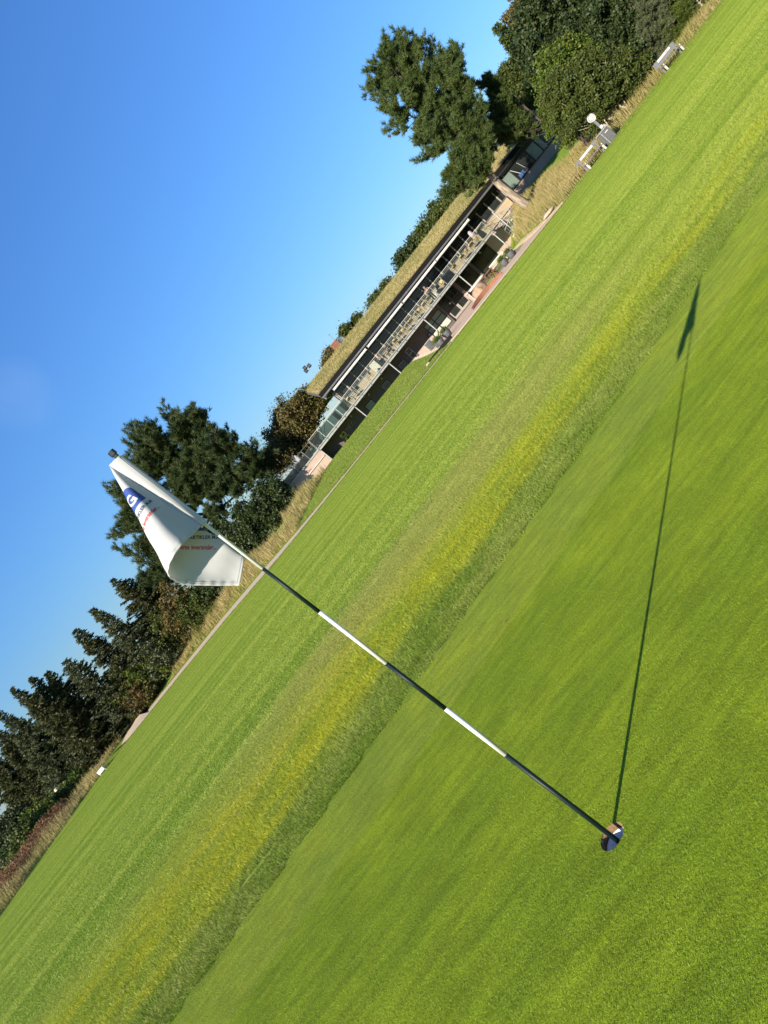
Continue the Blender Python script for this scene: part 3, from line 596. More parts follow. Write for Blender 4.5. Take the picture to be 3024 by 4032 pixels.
def print_mesh(name, V2, F2, m, side):
    """flat artwork laid on one side of the cloth; x runs the way one reads, y up"""
    off = 0.0012 * side
    if side > 0: pts = [cloth(max(0.004, 0.318 - x), -y - 0.006, off) for x, y in V2]
    else: pts = [cloth(0.060 + x, 0.022 - y, off) for x, y in V2]
    return mesh_np(name, [tuple(p) for p in pts], F2, m, flag)
def text_2d(body, size, right, base, spacing=1.0, sx=1.0, off=0.0):
    cu = bpy.data.curves.new('t', 'FONT'); cu.body = body; cu.size = size; cu.align_x = 'RIGHT'; cu.space_character = spacing; cu.resolution_u = 3; cu.offset = off
    o = bpy.data.objects.new('t', cu); COL.objects.link(o)
    dg = bpy.context.evaluated_depsgraph_get(); me = bpy.data.meshes.new_from_object(o.evaluated_get(dg))
    bm = bmesh.new(); bm.from_mesh(me); bmesh.ops.triangulate(bm, faces=bm.faces)
    bmesh.ops.subdivide_edges(bm, edges=[e for e in bm.edges if e.calc_length() > size * 0.35], cuts=2)
    bmesh.ops.triangulate(bm, faces=bm.faces)
    V2 = [(right + v.co.x * sx, base + v.co.y) for v in bm.verts]; F2 = [tuple(v.index for v in f.verts) for f in bm.faces]
    bm.free(); bpy.data.objects.remove(o); bpy.data.curves.remove(cu); return V2, F2
def block_2d(x0, x1, y0, y1, r):
    xs2 = sorted(set([x0 + (x1 - x0) * i / 60 for i in range(61)] + [x0 + r * (1 - math.cos(a)) for a in np.linspace(0, 1.57, 8)] + [x1 - r * (1 - math.cos(a)) for a in np.linspace(0, 1.57, 8)]))
    V2, F2 = [], []
    for x in xs2:
        d = max(0.0, r - (x - x0), r - (x1 - x)); c = r - math.sqrt(max(0.0, r * r - d * d))
        lo = y0 + 0.004 * math.sin(math.pi * (x - x0) / (x1 - x0)); hi = y1 - c
        V2 += [(x, lo + (hi - lo) * j / 10) for j in range(11)]
    m = len(xs2)
    F2 = [(i * 11 + j, (i + 1) * 11 + j, (i + 1) * 11 + j + 1, i * 11 + j + 1) for i in range(m - 1) for j in range(10)]
    return V2, F2
for side in (1, -1):
    V2, F2 = block_2d(0.0, 0.292, -0.162, -0.092, 0.022); print_mesh('logo_block', V2, F2, MT['logo_blue'], side)
    V2, F2 = text_2d('OG', 0.046, 0.276, -0.148, 1.15, 1.0, 0.0016)
    print_mesh('block_letters', V2, F2, MT['ink_white'], side * 1.7)
    V2, F2 = text_2d('RENGØRINGSARTIKLER M.M', 0.0140, 0.295, -0.183, 1.05, 0.95, 0.0004); print_mesh('navy_lettering', V2, F2, MT['ink_blue'], side)
    V2, F2 = text_2d('Deres leverandør...', 0.0190, 0.290, -0.213, 0.96, 0.82, 0.0003); print_mesh('red_lettering', V2, F2, MT['ink_red'], side)

# ------------------------------------------------------------------ the clubhouse
DF, WL, EV = 72.0, 74.9, 73.3
club = thing('clubhouse', 'long two storey clubhouse with turf roof, glass fronted balcony and dark eaves', 'building', (5, 80, 0))
def B(name, m, x0, x1, y0, y1, z0, z1, parent=None, bevel=0.0): return MB().box(x0, x1, y0, y1, z0, z1).build(name, m, parent or club, bevel=bevel)
# walls
lower = [(0.9, 2.95), (4.65, 6.85), (7.75, 9.35), (10.2, 11.9), (12.75, 13.4), (14.0, 16.35), (18.72, 18.95), (21.35, 21.7), (23.85, 24.1), (26.5, 31.3)]
mb = MB()
for a, b in lower: mb.box(a, b, WL, WL + 0.3, -0.3, 2.6)
for a, b, z0, z1 in ((2.95, 4.65, -0.3, 0.7), (2.95, 4.65, 2.02, 2.6), (6.85, 7.75, -0.3, 1.0), (6.85, 7.75, 1.72, 2.6), (9.35, 10.2, -0.3, 1.0), (9.35, 10.2, 1.72, 2.6), (11.9, 12.75, -0.3, 1.04), (11.9, 12.75, 1.7, 2.6),
                     (13.4, 14.0, -0.3, 0.93), (13.4, 14.0, 2.06, 2.6), (16.35, 18.72, -0.3, 0.28), (16.35, 18.72, 2.14, 2.6), (18.95, 21.35, -0.3, 0.1), (21.7, 23.85, -0.3, 0.35), (24.1, 26.5, -0.3, 0.35)):
    mb.box(a, b, WL, WL + 0.3, z0, z1)
mb.box(0.9, 1.2, WL + 0.3, 79, -0.3, 2.6)
wall = mb.build('lower_wall', MT['render_shaded'], club)
for a, b, z in ((26.5, 31.3, 2.62), (21.36, 21.69, 1.3), (14.1, 16.35, 1.0)): B('pink_render', MT['render_pink'], a, b, WL - 0.025, WL, -0.1, z)  # the two low pieces paint the sunlit foot of the shaded wall
B('lower_roof', MT['zinc'], 1.2, 6.0, WL + 0.31, 79, 2.45, 2.6); B('inner_wall', MT['frame_dark'], 1.2, 40, WL + 0.9, WL + 1.0, -0.3, 2.44); B('inner_wall', MT['frame_dark'], 6.2, 40, WL + 0.9, WL + 1.0, 2.73, 5.3)
# windows of the lower storey
def window(x0, x1, z0, z1, xs, zs, frame, glass, fw=0.06, y=WL, light=None, parent=None):
    """a frame with its bars; every pane a part of the frame"""
    mb = MB(); yb = y + 0.12
    xs = [x0] + list(xs) + [x1]; zs = [z0] + list(zs) + [z1]
    for i, x in enumerate(xs):
        o = fw / 2 if 0 < i < len(xs) - 1 else 0
        a = x - o if i else x; b = x + o if i < len(xs) - 1 else x
        if i == 0: b = x + fw
        if i == len(xs) - 1: a = x - fw
        mb.box(a, b, y + 0.04, yb, z0, z1)
    for i, z in enumerate(zs):
        a, b = (z, z + fw) if i == 0 else (z - fw, z) if i == len(zs) - 1 else (z - fw / 2, z + fw / 2)
        for j in range(len(xs) - 1): mb.box(xs[j] + fw / 2, xs[j + 1] - fw / 2, y + 0.045, yb - 0.005, a, b)
    fr = mb.build('window', frame, parent or club)
    for i in range(len(xs) - 1):
        for j in range(len(zs) - 1):
            g = glass if light is None else light.get((i, j), glass)
            MB().box(xs[i] + fw / 2, xs[i + 1] - fw / 2, y + 0.075, y + 0.09, zs[j] + fw / 2, zs[j + 1] - fw / 2).build('pane', g, fr)
    return fr
window(2.95, 4.65, 0.7, 2.02, [3.85], [1.45], MT['frame_dark'], MT['glass_dark'])
for a, b, z0, z1, g in ((6.85, 7.75, 1.0, 1.72, MT['glass_pale']), (9.35, 10.2, 1.0, 1.72, MT['glass_dark']), (11.9, 12.75, 1.04, 1.7, MT['glass_dark'])):
    MB().box(a - 0.08, a, WL - 0.03, WL + 0.1, z0 - 0.08, z1 + 0.08).box(b, b + 0.08, WL - 0.03, WL + 0.1, z0 - 0.08, z1 + 0.08).box(a, b, WL - 0.03, WL + 0.1, z1, z1 + 0.08).box(a, b, WL - 0.03, WL + 0.1, z0 - 0.08, z0).build('window_surround', MT['frame_dark'], club)
    f = window(a, b, z0, z1, [], [], MT['galv'], g, 0.05)
    if g is MT['glass_dark']:
        mb = MB()
        for i in range(1, 4): mb.box(a + (b - a) * i / 4 - 0.012, a + (b - a) * i / 4 + 0.012, WL + 0.05, WL + 0.07, z0 + 0.05, z1 - 0.05)
        for i in range(1, 3): mb.box(a + 0.05, b - 0.05, WL + 0.052, WL + 0.068, z0 + (z1 - z0) * i / 3 - 0.012, z0 + (z1 - z0) * i / 3 + 0.012)
        mb.build('grille', MT['zinc'], f)
window(13.4, 14.0, 0.93, 2.06, [], [1.5], MT['galv'], MT['glass_dark'], 0.06)
window(16.35, 18.72, 0.28, 2.14, [17.52], [1.0, 1.57], MT['frame_dark'], MT['glass_pale'], 0.1, light={(0, 0): MT['glass_sunlit'], (1, 0): MT['glass_sunlit']})  # lowest panes coloured paler, where sun reaches below the balcony's shade
window(21.7, 23.85, 0.35, 2.6, [], [0.95, 2.05], MT['frame_dark'], MT['glass_dark'], 0.07)
window(24.1, 26.5, 0.35, 2.6, [25.5], [0.95, 2.05], MT['frame_dark'], MT['glass_dark'], 0.07)
door = window(18.95, 21.35, 0.1, 2.6, [20.1, 20.25], [0.92, 1.6], MT['frame_dark'], MT['glass_dark'], 0.09)
door.name = 'door'; door['label'] = 'dark glazed double door with lower frame painted paler as if sunlit'
MB().box(19.05, 20.05, WL - 0.02, WL + 0.03, 0.1, 0.32).box(20.3, 21.3, WL - 0.02, WL + 0.03, 0.1, 0.32).box(19.02, 19.14, WL - 0.02, WL + 0.03, 0.32, 0.95).box(20.05, 20.3, WL - 0.02, WL + 0.03, 0.1, 0.95).box(21.23, 21.35, WL - 0.02, WL + 0.03, 0.32, 0.95).build('sunlit_door_rail', MT['frame_grey'], door)  # sun on the lower door frame, put in as paler paint
MB().box(20.0, 20.06, WL - 0.06, WL, 1.1, 1.5).build('handle', MT['galv'], door)
MB().box(19.75, 19.9, WL + 0.02, WL + 0.035, 1.45, 1.6).build('notice', MT['sign_white'], door)
for x, z in ((9.98, 2.2), (7.97, 2.2), (5.3, 2.24), (25.4, 2.3)):
    MB().box(x - 0.09, x + 0.09, WL - 0.12, WL, z - 0.1, z + 0.1).build('wall_lamp', MT['galv'], club, bevel=0.02)
sp = MB().box(16.0, 16.32, WL - 0.2, WL, 1.05, 1.4).build('loudspeaker', MT['lamp_black'], club)
MB().tube([(16.16, WL - 0.205, 1.2), (16.16, WL - 0.22, 1.2)], 0.09, 12).build('speaker_cone', MT['zinc'], sp)
for x, z in ((4.75, 2.0), (4.55, 1.72)):
    mb = MB(); mb.tube([(x + 0.17 * math.cos(a), WL - 0.03, z + 0.17 * math.sin(a)) for a in np.linspace(0, 6.283, 25)], 0.018, 5, cap=False); mb.build('ring', MT['galv'], club)
for (a, b, c, d) in ((3.05, 3.7, 1.5, 1.95), (3.2, 3.75, 1.0, 1.4)):
    pst = MB().box(a, b, WL + 0.055, WL + 0.065, c, d).build('poster', MT['yellow'], club)
    MB().ball(((a + b) / 2 + 0.08, WL + 0.052, (c + d) / 2), (0.15, 0.004, 0.15)).box(a + 0.05, a + 0.25, WL + 0.05, WL + 0.054, c + 0.05, c + 0.15).build('poster_figure', MT['lamp_black'], pst)
# upper storey: tan boards below the sill, bars and dark panes above
bw = MB()
for i in range(7):
    z = 2.72 + i * 0.126
    for j, (a, b) in enumerate(((6.1, 9.8), (9.8, 13.5), (13.5, 17.2), (17.2, 20.9), (20.9, 24.6), (24.6, 28.0), (28.0, 31.2))):
        bw.box(a + 0.004, b - 0.004, WL - 0.025, WL + 0.15, z, z + 0.121)
tag(bw.build('wall_boards', MT['clad'], club), kind='stuff')
B('upper_wall', MT['frame_dark'], 6.1, 31.3, WL + 0.15, WL + 0.22, 2.62, 3.6)
B('window_sill', MT['zinc'], 6.05, 31.3, WL - 0.1, WL + 0.14, 3.602, 3.70)
B('window_head', MT['frame_dark'], 6.05, 31.3, WL - 0.02, WL + 0.3, 4.98, 5.42)
bars = [6.08, 7.28, 8.53, 9.78, 11.3, 12.6, 13.85, 15.1, 16.45, 17.7, 19.0, 20.25, 21.55, 22.8, 24.07, 25.33, 26.75, 28.07, 29.29, 30.55, 31.3]
for i, x in enumerate(bars): B('window_bar', MT['frame_grey'], x - 0.06, x + 0.06, WL - 0.05, WL + 0.1, 3.70, 4.98)
for a, b in zip(bars, bars[1:]): B('pane', MT['glass_dark'], a + 0.06, b - 0.06, WL + 0.03, WL + 0.05, 3.70, 4.98)
B('end_wall', MT['frame_dark'], 6.06, 6.12, WL + 0.3, 78.5, 3.3, 5.42); B('end_boards', MT['clad'], 6.05, 6.11, WL + 0.3, 78.5, 2.72, 3.3); B('back_wall', MT['frame_dark'], 6.05, 12.0, 78.5, 78.7, -0.3, 5.42)
# balcony deck with its edge beam, bay by bay
B('balcony_deck', MT['deck'], 0.8, 26.75, DF + 0.12, WL - 0.03, 2.60, 2.72)
B('balcony_soffit', MT['soffit'], 0.85, 26.7, DF + 0.14, WL - 0.002, 2.50, 2.598)
joints = [0.8 + 1.2975 * k for k in range(21)]
for a, b in zip(joints, joints[1:]):
    o = MB().box(a + 0.03, b - 0.03, DF, DF + 0.06, 2.48, 2.66).box(a + 0.03, b - 0.03, DF - 0.05, DF + 0.08, 2.71, 2.80).build('edge_beam', MT['galv'], club, bevel=0.008)
    MB().box(a + 0.03, b - 0.03, DF + 0.03, DF + 0.10, 2.662, 2.708).build('beam_slot', MT['fascia'], o)
for x in joints:
    MB().box(x - 0.028, x + 0.028, DF - 0.04, DF + 0.1, 2.44, 2.86).build('beam_joint', MT['zinc'], club)
    p = MB().box(x - 0.016, x + 0.016, DF - 0.02, DF + 0.05, 2.86, 3.88).build('railing_post', MT['galv'], club)
    for zc in (2.9, 3.62): MB().box(x - 0.03, x + 0.03, DF - 0.035, DF - 0.021, zc, zc + 0.08).build('glass_clamp', MT['galv'], p)
for a, b in zip(joints, joints[1:]):
    g = MB().box(a + 0.04, b - 0.04, DF - 0.006, DF + 0.006, 2.84, 3.76).build('railing_pane', MT['pane_green'] if b < 6.0 else MT['pane'], club)
MB().tube([(0.8, DF, 3.92), (26.75, DF, 3.92)], 0.024, 8).build('handrail', MT['cream'], club)
MB().tube([(0.8, DF, 3.785), (26.75, DF, 3.785)], 0.012, 6).build('thin_rail', MT['galv'], club)
MB().tube([(26.75, DF, 3.92), (26.75, WL - 0.1, 3.92)], 0.024, 8).build('handrail', MT['cream'], club)
for x in (0.85, 6.0, 11.15, 16.37, 21.6, 26.65):
    MB().tube([(x, DF + 0.1, float(height(x, DF)) - 0.1 if x < 13 else -0.1), (x, DF + 0.1, 2.5)], 0.062, 12).build('balcony_post', MT['galv'], club, smooth=False)
# roof
XL, XR = 4.84, 40.6; YR, ZR, ZE = 84.0, 7.62, 5.60
poly = [(EV, ZE - 0.02), (EV, ZE + 0.26), (YR, ZR + 0.2), (94.7, ZE + 0.26), (94.7, ZE - 0.02), (YR, ZR - 0.08)]
roof = MB().xprism(poly, XL, XR).build('roof', MT['roof_base'], club)
B('fascia', MT['fascia'], XL - 0.04, XR, EV - 0.06, EV - 0.005, 5.46, 5.87)
MB().xprism([(EV + 0.01, 5.40), (EV + 0.01, 5.56), (WL + 0.4, 5.60), (WL + 0.4, 5.43)], XL, XR).build('eaves_soffit', MT['soffit'], club)
vb = MB()
for (y0, z0, y1, z1) in ((EV - 0.06, 5.86, YR, 7.83), (94.7, 5.86, YR, 7.83)):
    vb.add([(XL - 0.045, y0, z0), (XL - 0.045, y1, z1), (XL - 0.045, y1, z1 - 0.34), (XL - 0.045, y0, z0 - 0.34), (XL - 0.002, y0, z0), (XL - 0.002, y1, z1), (XL - 0.002, y1, z1 - 0.34), (XL - 0.002, y0, z0 - 0.34)],
           [(0, 1, 2, 3), (4, 5, 6, 7), (0, 1, 5, 4), (3, 2, 6, 7), (0, 3, 7, 4), (1, 2, 6, 5)])
vb.build('verge_board', MT['zinc'], club)
gs = MB()
for i in range(24):                                                     # the gable's dark boards, set back under the verge
    y0 = 74.0 + i * 0.85; y1 = y0 + 0.84
    zt = lambda y: 5.56 + (ZR - 0.1 - 5.56) * (1 - abs(y - YR) / 10.7)
    gs.add([(5.5, y0, 5.4), (5.5, y1, 5.4), (5.5, y1, zt(y1)), (5.5, y0, zt(y0))], [(0, 1, 2, 3)])
tag(gs.build('gable_boards', MT['soffit'], club), kind='stuff')
MB().xprism([(EV - 0.19, 5.44), (EV - 0.19, 5.34), (EV - 0.15, 5.27), (EV - 0.09, 5.27), (EV - 0.063, 5.34), (EV - 0.063, 5.44)], XL - 0.02, 31.4).build('gutter', MT['zinc'], club)
MB().xprism([(EV - 0.19, 5.40), (EV - 0.19, 5.32), (EV - 0.15, 5.25), (EV - 0.09, 5.25), (EV - 0.063, 5.32), (EV - 0.063, 5.40)], 31.55, XR).build('gutter', MT['frame_dark'], club)
MB().tube([(4.95, EV - 0.12, 5.28), (5.0, EV - 0.05, 5.05), (5.9, WL - 0.1, 4.7), (6.0, WL - 0.1, 2.7)], 0.045, 8).build('downpipe', MT['galv'], club)
mb = MB()
x = XL + 0.8
while x < 31: mb.box(x - 0.02, x + 0.02, EV - 0.2, EV - 0.06, 5.235, 5.268); x += 1.1
tag(mb.build('gutter_brackets', MT['fascia'], club), kind='stuff')
for a, b in ((6.08, 10.95), (11.27, 16.4), (16.62, 21.5), (21.66, 26.55)):
    aw = MB().xprism([(EV + 0.02, 5.16), (EV - 0.10, 5.13), (EV - 0.13, 4.99), (EV - 0.08, 4.93), (EV + 0.04, 4.96)], a, b).build('awning', MT['awning'], club)
    MB().box(a - 0.05, a - 0.002, EV - 0.14, EV + 0.05, 4.91, 5.19).box(b + 0.002, b + 0.05, EV - 0.14, EV + 0.05, 4.91, 5.19).build('awning_end', MT['bin_pale'], aw)
    mb = MB()
    for i in range(3):
        xx = a + (b - a) * (i + 0.5) / 3; mb.box(xx - 0.03, xx + 0.03, EV - 0.02, EV + 0.3, 5.165, 5.38)
    mb.build('awning_bracket', MT['fascia'], aw)
# the right-hand wing, set forward
WY = 73.7
B('wing_wall', MT['render_pink'], 31.4, 40.4, WY, WY + 0.25, 0.5, 3.46)
B('wing_side', MT['render_pink'], 31.4, 31.6, WY + 0.25, WL + 0.3, 0.5, 5.4)
B('wing_sill', MT['frame_dark'], 31.35, 40.4, WY - 0.08, WY + 0.2, 3.462, 3.56)
B('wing_head', MT['frame_dark'], 31.4, 40.4, WY + 0.03, WY + 0.2, 4.9, 5.42)
B('wing_end', MT['render_pink'], 37.9, 40.4, WY + 0.02, WY + 0.22, 3.562, 4.9)
wx = [31.6, 32.75, 33.95, 35.15, 36.4, 37.1, 37.9]
for x in wx: B('wing_bar', MT['frame_dark'], x - 0.05, x + 0.05, WY - 0.02, WY + 0.1, 3.562, 4.9)
for i, (a, b) in enumerate(zip(wx, wx[1:])):
    B('pane', (MT['glass_pale'], MT['glass_dark'], MT['glass_dark'], MT['glass_pale'], MT['glass_pale'], MT['glass_dark'])[i], a + 0.05, b - 0.05, WY + 0.04, WY + 0.06, 3.562, 4.9)  # pale panes carry lit, reflecting glass as plain colour
B('blue_board', MT['blue'], 33.0, 33.7, WY + 0.02, WY + 0.035, 3.60, 4.0)
for x in (32.8, 36.45):                                                  # casements standing open
    MB().obox((x, WY - 0.05, 4.86), (x + 0.45, WY - 0.42, 3.66), 0.05, 0.04).obox((x + 0.95, WY - 0.05, 4.86), (x + 1.1, WY - 0.42, 3.66), 0.05, 0.04).obox((x + 0.45, WY - 0.42, 3.66), (x + 1.1, WY - 0.42, 3.66), 0.05, 0.04).build('casement', MT['galv'], club)
# turf on the roof
r = np.random.default_rng(21)
N = 52000; bx = r.uniform(XL + 0.05, XR - 0.1, N); by = EV + (YR + 0.6 - EV) * r.uniform(0, 1, N)
bz = np.where(by < YR, ZE + 0.24 + (ZR - ZE) * (by - EV) / (YR - EV), ZR + 0.2 - 0.18 * (by - YR))
tag(blades('roof_grass', np.stack([bx, by, bz], -1), 0.26, 0.035, 0.9, MT['roof_straw'], club, 22), kind='stuff')
e = np.stack([r.uniform(XL, XR, 2600), np.full(2600, EV + 0.03), np.full(2600, ZE + 0.24)], -1)
tag(blades('roof_edge_grass', e, 0.14, 0.035, 1.6, MT['roof_straw'], club, 23, (0.0, -0.4)), kind='stuff')
# things on and behind the roof
ch = thing('chimney', 'square red brick chimney with an aerial behind the turf roof', 'chimney', (11.35, 88, 6.4))
MB().box(10.95, 11.75, 87.6, 88.4, 6.3, 9.0).build('mortar_core', MT['mortar'], ch)
bp = None
for k in range(30):
    z = 6.75 + k * 0.075
    for side in range(2):
        for j in range(4):
            off = 0.1 if k % 2 else 0.0
            if side == 0: x0 = 10.94 + j * 0.205 + off * 0.5; v = (x0, min(x0 + 0.195, 11.77), 87.58, 87.63)
            else: y0 = 87.6 + j * 0.2 + off * 0.5; v = (10.925, 10.975, y0, min(y0 + 0.19, 88.42))
            MB().box(*v, z, z + 0.064).build('brick', MT['brick'], ch)
MB().box(10.9, 11.8, 87.55, 88.45, 9.0, 9.1).build('cap', MT['mortar'], ch)
MB().tube([(11.72, 88, 9.0), (11.86, 88, 10.0)], 0.02, 6).box(11.7, 11.98, 87.98, 88.02, 9.93, 9.98).build('aerial', MT['zinc'], ch)
ds = thing('satellite_dish', 'grey satellite dish standing beside the brick chimney', 'satellite dish', (12.05, 87.2, 6.9))
prof = [(0.0, 0.0), (0.2, 0.02), (0.36, 0.075), (0.44, 0.13), (0.45, 0.12), (0.3, 0.02), (0.01, -0.03)]
mb = MB().lathe((0, 0, 0), [(max(a, 0.002), b) for a, b in prof], 20)
Mx = Matrix.Translation((12.05, 87.0, 8.4)) @ Matrix.Rotation(math.radians(75), 4, 'X') @ Matrix.Rotation(math.radians(14), 4, 'Y')
mb.v = [tuple(Mx @ Vector(p)) for p in mb.v]; mb.build('dish', MT['dish'], ds, smooth=True)
MB().tube([(12.05, 87.2, 6.9), (12.05, 87.2, 8.3), (12.05, 87.05, 8.4)], 0.03, 8).build('mast', MT['zinc'], ds)
MB().obox((12.05, 87.0, 8.05), (12.05, 86.4, 8.35), 0.03, 0.03).build('feed_arm', MT['zinc'], ds)
def flood(x, y, z, label):
    t = thing('floodlight_mast', label, 'floodlight', (x, y, 0), 0, 'floodlight masts behind the clubhouse')
    MB().tube([(x, y, 0), (x, y, z)], [0.09, 0.04], 8).build('mast', MT['galv'], t)
    MB().box(x - 0.5, x + 0.5, y - 0.03, y + 0.03, z - 0.1, z - 0.04).build('crossbar', MT['galv'], t)
    for dx, dz in ((-0.42, -0.28), (0.42, -0.18), (-0.2, 0.08)):
        h = MB().obox((x + dx, y - 0.15, z + dz - 0.2), (x + dx, y + 0.1, z + dz + 0.3), 0.5, 0.22, (0, -1, 0)).build('lamp_head', MT['lamp_black'], t)
        MB().obox((x + dx, y - 0.26, z + dz - 0.12), (x + dx, y - 0.05, z + dz + 0.24), 0.36, 0.03, (0, -1, 0)).build('lens', MT['lens'], h)
flood(9.2, 110, 11.7, 'twin floodlights on a mast above the left part of the turf roof'); flood(35.7, 120, 12.6, 'floodlights on a mast among leaves, above the right part of the turf roof')
dm = thing('roof_dome', 'white rounded dome showing just above the turf ridge', 'roof dome', (25.6, 87, 7.2))
MB().lathe((25.6, 87, 7.1), [(1.25, 0.0), (1.2, 0.5), (1.0, 0.8), (0.6, 0.98), (0.05, 1.04)], 24).build('shell', MT['sign_white'], dm, smooth=True)
MB().lathe((25.6, 87, 6.7), [(1.3, 0.0), (1.3, 0.42), (1.2, 0.42), (1.2, 0.0)], 24).build('curb', MT['zinc'], dm)

# ------------------------------------------------------------------ terrace running off to the left of the balcony
te = thing('terrace', 'raised terrace with pale pink wall and steel railing left of the clubhouse', 'terrace', (-4, 73, 0))
MB().box(-5.2, 0.78, 73.0, 73.3, -0.2, 2.6).build('wall', MT['render_pink'], te)
MB().box(-11, 0.78, 72.9, 76.5, 2.602, 2.74).build('slab', MT['galv'], te)
MB().box(-2.6, 0.7, 72.86, 72.998, 1.88, 1.95).build('ledge', MT['cream'], te)
tx = [0.72, -0.42, -1.97, -3.5, -4.85, -6.25, -7.6, -9.0, -10.4]
for x in tx: MB().box(x - 0.03, x + 0.03, 72.95, 73.02, 2.741, 3.86).build('railing_post', MT['zinc'], te)
for z, rr in ((3.86, 0.024), (3.45, 0.016)): MB().tube([(0.72, 72.98, z), (-10.4, 72.98, z)], rr, 8).build('rail', MT['zinc'], te)
for a, b in zip(tx[1:], tx): MB().box(a + 0.05, b - 0.05, 72.975, 72.987, 2.78, 3.40).build('railing_pane', MT['pane_green'], te)
MB().box(0.0, 0.1, 73.4, 76, 2.742, 3.5).box(-4, 0, 76.2, 76.4, 2.742, 3.5).build('back_parapet', MT['frame_dark'], te)

# ------------------------------------------------------------------ spiral stair
st = thing('spiral_stair', 'galvanised spiral stair winding down from the balcony end into the dry grass', 'spiral stair', (28.2, 72.3, 0.5))
c = Vector((28.15, 72.2)); z1, z0 = 2.72, 0.75; NT = 13
MB().tube([(c.x, c.y, 0.3), (c.x, c.y, 3.75)], 0.06, 10).build('centre_pole', MT['galv'], st)
rail, low, strg = [], [], []
for k in range(NT):
    a = math.radians(165 - k * 24); z = z1 - (z1 - z0) * (k + 1) / NT
    a0, a1 = a + math.radians(12.5), a - math.radians(12.5)
    tr = MB(); q = [(c.x + rr * math.cos(t), c.y + rr * math.sin(t)) for rr, t in ((0.07, a0), (1.12, a0), (1.15, a), (1.12, a1), (0.07, a1))]
    tr.prism(q, z - 0.035, z).build('tread', MT['galv'], st)
    for t in (a0, a, a1): MB().tube([(c.x + 1.14 * math.cos(t), c.y + 1.14 * math.sin(t), z - 0.03), (c.x + 1.17 * math.cos(t), c.y + 1.17 * math.sin(t), z + 1.0)], 0.012, 5).build('baluster', MT['galv'], st)
for k in range(NT * 4 + 1):
    a = math.radians(177 - k * 6); z = z1 - (z1 - z0) * k / (NT * 4)
    rail.append((c.x + 1.17 * math.cos(a), c.y + 1.17 * math.sin(a), z + 1.02)); low.append((c.x + 1.16 * math.cos(a), c.y + 1.16 * math.sin(a), z + 0.5)); strg.append((c.x + 1.16 * math.cos(a), c.y + 1.16 * math.sin(a), z - 0.03))
MB().tube(rail, 0.028, 8).build('handrail', MT['galv'], st); MB().tube(low, 0.014, 6).build('mid_rail', MT['galv'], st)
sg = MB()
for a, b in zip(strg, strg[1:]): sg.obox(a, b, 0.02, 0.22)
sg.build('stringer', MT['galv'], st)
MB().box(26.76, 27.4, 71.75, 72.65, 2.66, 2.72).build('landing', MT['galv'], st)
for (a0, a1, r0, h0, h1) in ((178, -40, 1.5, 3.75, 2.2), (200, 20, 1.75, 3.3, 2.9)):   # the big sweeping guard hoops outside
    MB().tube([(c.x + r0 * 0.95 * math.cos(math.radians(a0 + (a1 - a0) * i / 24)), c.y + r0 * 0.6 * math.sin(math.radians(a0 + (a1 - a0) * i / 24)), h0 + (h1 - h0) * (i / 24) ** 1.5) for i in range(25)], 0.022, 6).build('guard_hoop', MT['galv'], st)

# ------------------------------------------------------------------ trees and shrubs
def unit(v): return v / np.maximum(np.linalg.norm(v, axis=-1, keepdims=True), 1e-9)
def rand_dirs(r, n): return unit(r.normal(size=(n, 3)))
def in_lobes(r, lobes, n, lo=0.55, hi=1.0, flat=None):
    """points in the outer shell of a union of ellipsoids, each lobe getting its share by size"""
    w = np.array([rx * ry + ry * rz + rx * rz for _, (rx, ry, rz) in lobes]); w = w / w.sum()
    k = r.choice(len(lobes), n, p=w); d = rand_dirs(r, n)
    f = (lo ** 3 + (hi ** 3 - lo ** 3) * r.uniform(size=n)) ** (1 / 3) * r.uniform(0.84, 1.14, n) * (1 + 0.12 * np.sin(d[:, 0] * 5 + k) * np.cos(d[:, 2] * 6 + 2 * k))
    C = np.array([c for c, _ in lobes], float)[k]; R = np.array([q for _, q in lobes], float)[k]
    return C + d * R * f[:, None], C, d
def leaves(r, centres, size, up=0.3, outward=None, ratio=0.55):
    n = len(centres); nrm = rand_dirs(r, n) + np.array([0, 0, up])
    if outward is not None: nrm = nrm + outward * 0.5
    nrm = unit(nrm); a = unit(np.cross(nrm, rand_dirs(r, n))); b = np.cross(nrm, a)
    s = (size * r.uniform(0.6, 1.3, n))[:, None]
    V = np.stack([centres - a * s, centres - b * s * ratio, centres + a * s, centres + b * s * ratio], 1).reshape(-1, 3)
    return V, np.arange(4 * n).reshape(-1, 4)
def limb(mb, p0, p1, r0, r1, sag=0.1, n=6, seg=5):
    p0, p1 = Vector(p0), Vector(p1); L = (p1 - p0).length
    pts = []
    for i in range(n + 1):
        t = i / n; p = p0.lerp(p1, t); p.z -= sag * L * math.sin(math.pi * t) * (1 - 0.4 * t); p.x += 0.02 * L * math.sin(7 * t + p0.z); pts.append(p)
    mb.tube(pts, [r0 + (r1 - r0) * i / n for i in range(n + 1)], seg, cap=False); return pts
def trunk_at(tp, z):
    zz = [p[2] for p in tp]
    return np.array([np.interp(z, zz, [p[i] for p in tp]) for i in range(3)])
